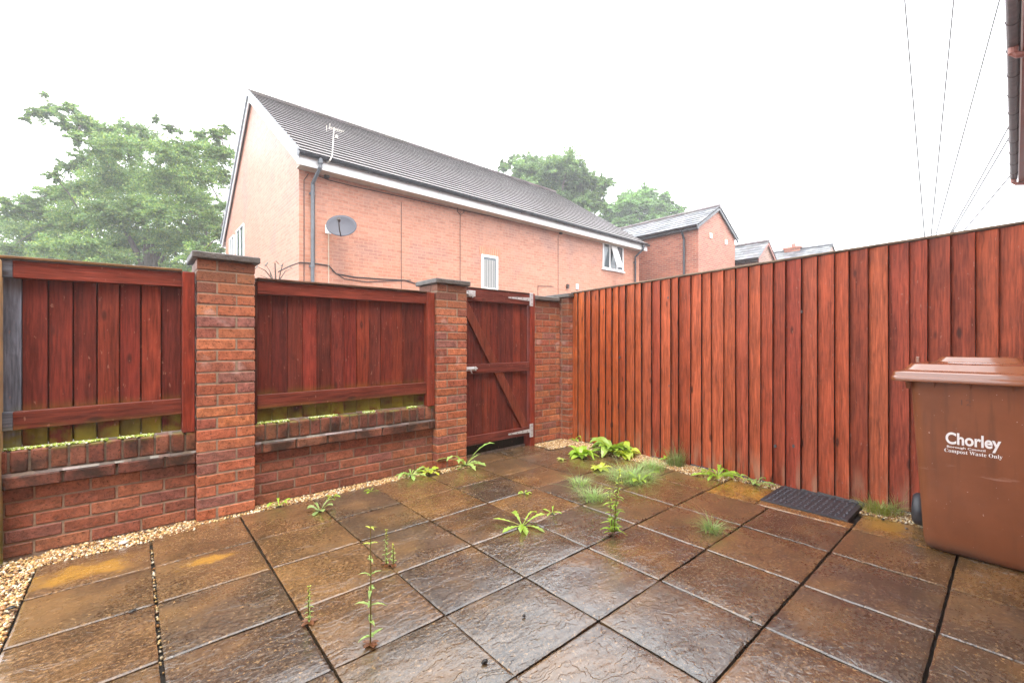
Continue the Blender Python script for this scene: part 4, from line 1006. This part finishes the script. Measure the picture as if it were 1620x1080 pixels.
CL = [(205, 205, 45), (140, 225, 26), (235, 100, 24), (290, 190, 55), (375, 170, 45), (350, 260, 45), (440, 250, 60), (520, 300, 70), (600, 310, 65), (700, 290, 65), (660, 380, 100), (560, 400, 90), (400, 330, 45), (460, 460, 70), (360, 490, 48), (285, 535, 40), (780, 350, 85), (835, 235, 26),
      (900, 285, 32), (960, 300, 22), (900, 420, 90), (1000, 400, 80), (1080, 330, 50), (1150, 310, 48), (1220, 290, 40), (1150, 420, 85), (1050, 520, 105), (1180, 540, 65), (900, 560, 120), (760, 540, 120), (620, 560, 110), (500, 600, 100), (380, 620, 80), (280, 640, 70),
      (180, 690, 70), (80, 720, 70), (15, 670, 30), (20, 800, 65), (150, 820, 105), (300, 780, 120), (450, 760, 120), (600, 740, 125), (750, 720, 125), (900, 720, 115), (1050, 680, 115), (1120, 780, 95), (1020, 850, 105), (900, 880, 105), (780, 880, 105), (620, 900, 115), (450, 920, 115), (300, 930, 115),
      (150, 950, 100), (30, 930, 70), (-80, 880, 90), (-120, 980, 100), (600, 1020, 120), (350, 1040, 120), (850, 1010, 110), (1100, 900, 60), (1060, 960, 80), (960, 1060, 90), (1080, 1010, 80), (1150, 950, 60), (1170, 850, 55), (1010, 1090, 90), (1190, 700, 50), (1200, 420, 50)]
rt = random.Random(11); cs = []
for (x, y, r) in CL:
    Y = 23+rt.uniform(-2.6, 2.6); p = depth_pt(x*K, 120+y*K, Y); R_ = r*K/F*Y
    cs.append((tuple(p), R_, int(6800*R_*R_)+350))
b = depth_pt(250, 543, 23.5); f = depth_pt(235, 450, 23.5)
grow('beech_tree', 'large wind blown pale green tree rising behind the left fence panel', (b.x, b.y), f, cs, .42, .060, GREENS, 3)
def dome(px, py, rx, ry, Y, seed, n=26):
    rr = random.Random(seed); out = []
    for i in range(n):
        a = rr.uniform(0, 2*math.pi); q = math.sqrt(rr.random())*.86
        x, y = px+math.cos(a)*rx*q, py+math.sin(a)*ry*q
        R_ = rr.uniform(.20, .36)*min(rx, ry)*1.1/F*Y; p = depth_pt(x, y, Y+rr.uniform(-2.5, 2.5)); out.append((tuple(p), R_, int(2400*R_*R_)+400))
    return out
DG = [(0.125, 0.21, 0.09), (0.15, 0.235, 0.095), (0.105, 0.185, 0.09), (0.18, 0.26, 0.10)]
c2 = dome(868, 305, 82, 60, 36, 21, 70)+dome(930, 300, 38, 40, 36, 22, 22)+dome(825, 262, 36, 18, 36, 24, 14)
b = depth_pt(880, 543, 36); grow('broadleaf_tree', 'dark green round topped tree behind the middle of the long roof', (b.x, b.y), depth_pt(880, 400, 36), c2, .4, .10, DG, 5)
c3 = dome(1025, 345, 64, 48, 44, 31, 56)+dome(985, 350, 40, 36, 44, 32, 20)
b = depth_pt(1025, 543, 44); grow('broadleaf_tree', 'lighter green tree behind the right end of the long roof', (b.x, b.y), depth_pt(1025, 430, 44), c3, .4, .12, [(0.16, 0.28, 0.11), (0.19, 0.31, 0.115), (0.135, 0.25, 0.10)], 6)

# twiggy shrub tips poking over the middle fence panel
b = on_v(436, 450, 4.3)
t = thing('bare_shrub', 'bare dark twigs rising behind the left end of the middle panel', 'shrub', (b.x, b.y, 0))
m = MB(); top = on_v(435, 416, 4.3)
m.tube([(b.x, b.y, -.05), (b.x+.02, b.y, 1.2), top], [.018, .012, .005], 6)
for (px, py, dv) in ((408, 422, 0), (460, 425, .05), (448, 416, -.1), (420, 418, .1), (427, 432, 0), (412, 436, .1)):
    e = on_v(px, py, 4.3+dv); s0 = Vector((b.x+.01, b.y, 1.55+U(-.1, .15))); m.tube([s0, s0.lerp(e, .6)+Vector((0, 0, .03)), e], [.006, .004, .002], 5)
m.build('stem', M_BARK, t)
for (px, py) in ((408, 422), (435, 415), (460, 425), (448, 416), (420, 418)):
    m = MB(); e = on_v(px, py, 4.3); [m.obox(e+Vector((U(-.02, .02), 0, U(-.03, .02))), (U(-1, 1), .3, U(-1, 1)), (0, 1, .4), (U(-.5, .5), -.3, 1),   .026, .010, .003, (.05, .05, .035)) for _ in range(1)]
    m.build('dry_leaf', M_STONE, t)

# ------------------------------------------------------------------ weeds
def blade(m, base, yaw, length, width, rise, droop, c, teeth=0, twist=0.0, n=9, shape='ovate'):
    d = Vector((math.cos(yaw), math.sin(yaw), 0)); s = Vector((-math.sin(yaw), math.cos(yaw), 0)); up = Vector((0, 0, 1))
    L = []; Mi = []; Rr = []
    for i in range(n+1):
        f = i/n
        p = Vector(base)+d*(length*f*(1-.12*f*droop))+up*(length*(rise*f-droop*f*f))
        if p.z < .004: p.z = .004
        wv = {'ovate': math.sin(math.pi*min(1, f**.8))**.8, 'lance': math.sin(math.pi*f**.6)**.9, 'obov': (f**.9)*(1-f**6)**.5 if f > 0 else 0}[shape]
        wv = max(wv, .07)*width
        if teeth and 0 < i < n: wv *= (1.15 if i % 2 else 1-teeth)
        tw = s*math.cos(twist)+up*math.sin(twist)
        L.append(p+tw*wv+up*wv*.35); Mi.append(p); Rr.append(p-tw*wv+up*wv*.35)
    b = len(m.v); m.v += [tuple(q) for q in L+Mi+Rr]; k = n+1
    for i in range(n):
        cc = jit(c, .08)
        m.face((b+i, b+i+1, b+k+i+1, b+k+i), cc); m.face((b+k+i, b+k+i+1, b+2*k+i+1, b+2*k+i), cc)
LG = (0.30, 0.46, 0.05); PG = (0.32, 0.47, 0.13); YG = (0.42, 0.50, 0.06)
def rosette(px, py, n, length, width, rise, label, c=LG, teeth=.35, shape='obov', name='dandelion_plant', cat='weed', spread=2*math.pi, yaw0=None, z=0.0):
    q = ground_pt(px, py, z); y0 = U(0, 6.28) if yaw0 is None else yaw0
    m = MB()
    for i in range(n):
        a = y0+spread*i/n+U(-.3, .3); l = 1.15*length*U(.65, 1.1); rs = rise*U(.35, 1.7)
        blade(m, q+Vector((math.cos(a)*.006, math.sin(a)*.006, 0)), a, l, 1.2*width*U(.8, 1.15), rs, rs*U(.55, 1.05), jit(c, .15), teeth, U(-.3, .3), n=11 if teeth else 8, shape=shape)
    for i in range(n//2):
        a = U(0, 6.28); blade(m, q, a, length*U(.25, .6), width*U(.5, .9), rise*U(.1, .6), rise*U(.2, .6), jit(c if rnd.random() < .7 else (.30, .22, .06), .2), teeth, U(-.4, .4), n=8, shape=shape)
    rs_ = min(.03, length*.16); m.rings([[q+Vector((math.cos(t_)*rs_*k*U(.6, 1.3), math.sin(t_)*rs_*k*U(.6, 1.3), z_)) for t_ in [6.283*j/9 for j in range(9)]] for k, z_ in ((1.3, .0005), (.7, .004), (.2, .007))], (.035, .025, .016))  # dark soil mound, doubling as painted contact shadow at the foot
    mm = MB(); mm.v = [tuple(Vector(v)) for v in m.v]; mm.f, mm.c, mm.m = m.f, m.c, m.m
    o = mm.build(name, M_WEED, None, smooth=False)
    # move the origin to the plant's foot
    o.location = q; co = np.empty(len(o.data.vertices)*3); o.data.vertices.foreach_get('co', co); o.data.vertices.foreach_set('co', (co.reshape(-1, 3)-np.array(q)).ravel()); o.data.update()
    return tag(o, label, cat)
rosette(826, 832, 8, .19, .020, .75, 'biggest dandelion in the middle of the patio with long toothed leaves', yaw0=.5)
rosette(874, 812, 5, .07, .009, .9, 'tiny dandelion seedling just right of the biggest one', teeth=.2)
rosette(736, 736, 12, .27, .026, .95, 'tall toothed dandelion at the foot of the gate pillar', teeth=.5, yaw0=.2, c=PG)
rosette(650, 752, 12, .18, .020, .6, 'sprawling dandelion in the gravel left of the gate pillar', teeth=.4, c=PG)
rosette(678, 747, 9, .13, .024, .5, 'yellowish broad leaved weed between two dandelions by the wall', c=YG, teeth=.2, name='broadleaf_weed')
rosette(506, 808, 6, .12, .020, .8, 'small pale rosette at a slab joint below the middle panel', c=(0.28, 0.38, 0.14), teeth=.15)
rosette(441, 801, 5, .11, .014, 1.1, 'small upright weed in the gravel right of the first pillar', teeth=.2)
rosette(586, 777, 5, .05, .009, .7, 'very small weed at the gravel edge under the middle panel', teeth=.1)
rosette(527, 786, 4, .05, .010, .6, 'tiny weed seedling on the slab edge left of the pale rosette', teeth=.1)
rosette(920, 722, 18, .17, .028, .9, 'bushy green broad leaved weed at the corner gravel, nearest the gate', teeth=0, shape='ovate', name='broadleaf_weed')
rosette(968, 716, 26, .25, .040, 1.0, 'largest leafy weed clump against the far end of the red fence', teeth=0, shape='ovate', name='broadleaf_weed', c=(0.24, 0.36, 0.05))
rosette(990, 722, 14, .16, .030, .9, 'yellow green weed clump right of the largest leafy clump', teeth=0, shape='ovate', name='broadleaf_weed', c=YG)
rosette(950, 742, 9, .11, .022, .7, 'low yellowish weed on the slabs in front of the largest leafy clump', teeth=.1, shape='ovate', name='broadleaf_weed', c=YG)
rosette(888, 727, 5, .05, .014, .5, 'tiny pale weed alone on the dark slab near the corner', teeth=0, shape='ovate', name='broadleaf_weed', c=(.36, .42, .12))
rosette(910, 698, 5, .10, .014, 1.5, 'small upright weed at the foot of the corner pillar', teeth=0, shape='ovate', name='broadleaf_weed')
rosette(830, 781, 5, .06, .012, .7, 'little weed at a slab corner behind the biggest dandelion', teeth=.1)
rosette(1012, 764, 7, .15, .020, .9, 'dandelion growing out of the biggest grass tuft', teeth=.35)
rosette(1136, 754, 15, .19, .024, .85, 'leafy weed in the gravel halfway along the fence', teeth=.3, name='broadleaf_weed')
rosette(1196, 766, 9, .13, .018, .8, 'small leafy weed left of the rubber mat against the fence', teeth=.2, name='broadleaf_weed', c=PG)
rosette(1060, 728, 8, .13, .022, .8, 'leafy weed between grass and fence', teeth=0, shape='ovate', name='broadleaf_weed')

def tuft(px, py, n, length, rad, label, c, lean=.6, sq=1.0, name='grass_tuft'):
    q = ground_pt(px, py); m = MB()
    for i in range(int(n*1.2)):
        a = U(0, 6.283); rr = 1.15*rad*rnd.random()**.75*(.75+.4*mnoise.noise((a*1.3, px, 0))); b = q+Vector((math.cos(a)*rr, math.sin(a)*rr*sq, 0))
        yaw = a+U(-.7, .7); l = .8*length*U(.3, 1.1)*(2.0 if rnd.random() < .06 else 1); ln = min(1.9, lean*U(.4, 1.9)); wv = U(.0013, .0026)
        d = Vector((math.cos(yaw), math.sin(yaw), 0)); s = Vector((-d.y, d.x, 0)); up = Vector((0, 0, 1)); cc = jit(c, .22)
        if rnd.random() < .12: cc = jit((.42, .36, .20), .2)
        P = [b+d*(l*ln*f*f)+up*(l*(f-.35*ln*f*f)) for f in (0, .35, .7, 1.0)]
        k = len(m.v)
        for j, p in enumerate(P): ww = wv*(1-j*.28); m.v += [tuple(p-s*ww), tuple(p+s*ww)]
        for j in range(3): m.face((k+2*j, k+2*j+1, k+2*j+3, k+2*j+2), cc)
    o = m.build(name, M_GRASS); o.location = q
    co = np.empty(len(o.data.vertices)*3); o.data.vertices.foreach_get('co', co); o.data.vertices.foreach_set('co', (co.reshape(-1, 3)-np.array(q)).ravel()); o.data.update()
    return tag(o, label, 'grass')
BG = (0.33, 0.48, 0.20)
tuft(1000, 757, 560, .14, .22, 'biggest pale green grass tuft spreading over the slabs near the fence', BG, 1.1)
tuft(1030, 742, 420, .12, .15, 'dense pale grass tuft behind the biggest one', BG, .6)
tuft(1070, 736, 260, .22, .10, 'tall thin wispy grass tuft standing against the fence', (.20, .28, .10), .35)
tuft(918, 766, 170, .10, .10, 'small bluish grass tuft furthest left on the slabs', BG, .9)
tuft(940, 788, 260, .12, .11, 'bluish grass tuft left of the tall bushy stem', BG, .9)
tuft(1126, 840, 160, .12, .06, 'lone grass tuft in a slab joint in front of the rubber mat', (.26, .38, .14), 1.0)
tuft(1392, 808, 420, .10, .13, 'short mossy grass between the ochre slab and the fence behind the bin', (.30, .34, .09), .7)
tuft(1420, 806, 120, .18, .06, 'thin straggly grass against the fence beside the bin', (.36, .36, .16), .5)

def willow(px, py, h, stems, label, pairs, ll, c=LG, bush=False):
    q = ground_pt(px, py); m = MB(); st = MB()
    for s in range(stems):
        dx, dy = U(-.02, .02)*(stems > 1), U(-.02, .02)*(stems > 1); hh = h*(1 if s == 0 else U(.55, .85))
        top = q+Vector((dx*3, dy*3, hh)); a0 = U(0, 3)
        st.tube([q+Vector((dx*.4, dy*.4, -.01)), q.lerp(top, .5)+Vector((U(-.005, .005), U(-.005, .005), 0)), top], [.0034, .0028, .0016], 6, (.20, .15, .05) if not bush else (.24, .22, .05))
        for i in range(pairs):
            f = .06+.92*i/(pairs-1); p = q.lerp(top, f); a0 += 1.55
            l = ll*(1.15-.75*f)*U(.7, 1.2)
            for k in range(2 if i < pairs-1 else 5):
                blade(m, p, a0+math.pi*k+U(-.3, .3) if i < pairs-1 else U(0, 6.28), l if i < pairs-1 else ll*.45, l*.105+.0016, U(.3, .9), U(.3, .8), jit(YG if f > .75 else c, .12), .12, U(-.2, .2), 7, 'lance')
            if i < pairs-1:
                for k in range(3): blade(m, p, U(0, 6.28), l*.4, l*.07+.0015, .8, .5, jit(c, .15), 0, 0, 5, 'lance')
    for k in range(5): blade(m, q, U(0, 6.28), .035, .010, .2, .1, (.22, .09, .04), 0, 0, 5, 'ovate')
    root = thing('willowherb_plant', label, 'weed', q)
    st.build('stem', M_WEED, root); m.build('foliage', M_WEED, root); return root
willow(586, 1018, .455, 1, 'tall single stemmed weed with a yellow green tip in the near slab joint', 8, .062, PG)
willow(970, 846, .40, 3, 'bushy upright weed with several stems in the joint right of centre', 10, .07)
willow(611, 893, .185, 1, 'short feathery weed behind the tall single stem, taller of its pair', 14, .028, PG)
willow(622, 893, .11, 1, 'short feathery weed behind the tall single stem, shorter of its pair', 10, .026, PG)
willow(489, 984, .15, 1, 'single pale feathery sprig at the left slab joint', 14, .024, PG)

# ------------------------------------------------------------------ scraps on the ground
def scrap(px, py, r, c, label, name, cat):
    q = ground_pt(px, py, .004); m = MB(); rr = []
    for k, (z, s) in enumerate(((0, .8), (.3, 1.0), (.7, .75), (1.0, .3))):
        rr.append([q+Vector((math.cos(a)*r*s*U(.6, 1.25), math.sin(a)*r*s*U(.5, 1.0), z*r*.7)) for a in [2*math.pi*i/9 for i in range(9)]])
    m.rings(rr, c); return tag(m.build(name, M_STONE, None, smooth=True), label, cat)
DK = (.018, .018, .016)
scrap(210, 967, .014, DK, 'black scrap on the slab left of the wide joint', 'leaf_scrap', 'debris')
scrap(767, 1047, .014, DK, 'black scrap on the nearest middle slab at the bottom', 'leaf_scrap', 'debris')
scrap(829, 974, .010, DK, 'small black scrap on the slab above the nearest one', 'leaf_scrap', 'debris')
scrap(1188, 976, .008, (.03, .035, .02), 'tiny dark scrap by the joint in the right foreground', 'leaf_scrap', 'debris')
scrap(18, 962, .016, DK, 'black scrap lying on the gravel at the left', 'leaf_scrap', 'debris')
scrap(1397, 822, .014, (.03, .02, .015), 'dark stone on the ochre slab beside the bin', 'stone', 'stone')
scrap(1434, 836, .012, (.12, .10, .09), 'grey stone on the ochre slab closest to the bin wheel', 'stone', 'stone')
scrap(195, 859, .022, (.75, .72, .68), 'flat white stone on the gravel edge left of the first pillar', 'stone', 'stone')

# ------------------------------------------------------------------ rain haze
m = MB(); m.box(-60, 75, -30, 90, -1.1, 26.0)
t = NT('rain_haze'); t.t.nodes.remove(t.b)
pvn = t.n('ShaderNodeVolumePrincipled', {'Color': (0.95, 0.97, 1.0, 1), 'Density': 0.0028, 'Anisotropy': 0.2})
t.t.links.new(pvn.outputs[0], t.t.nodes['Material Output'].inputs['Volume'])
tag(m.build('haze', t.mat), kind='stuff')
scene.cycles.volume_bounces = 1
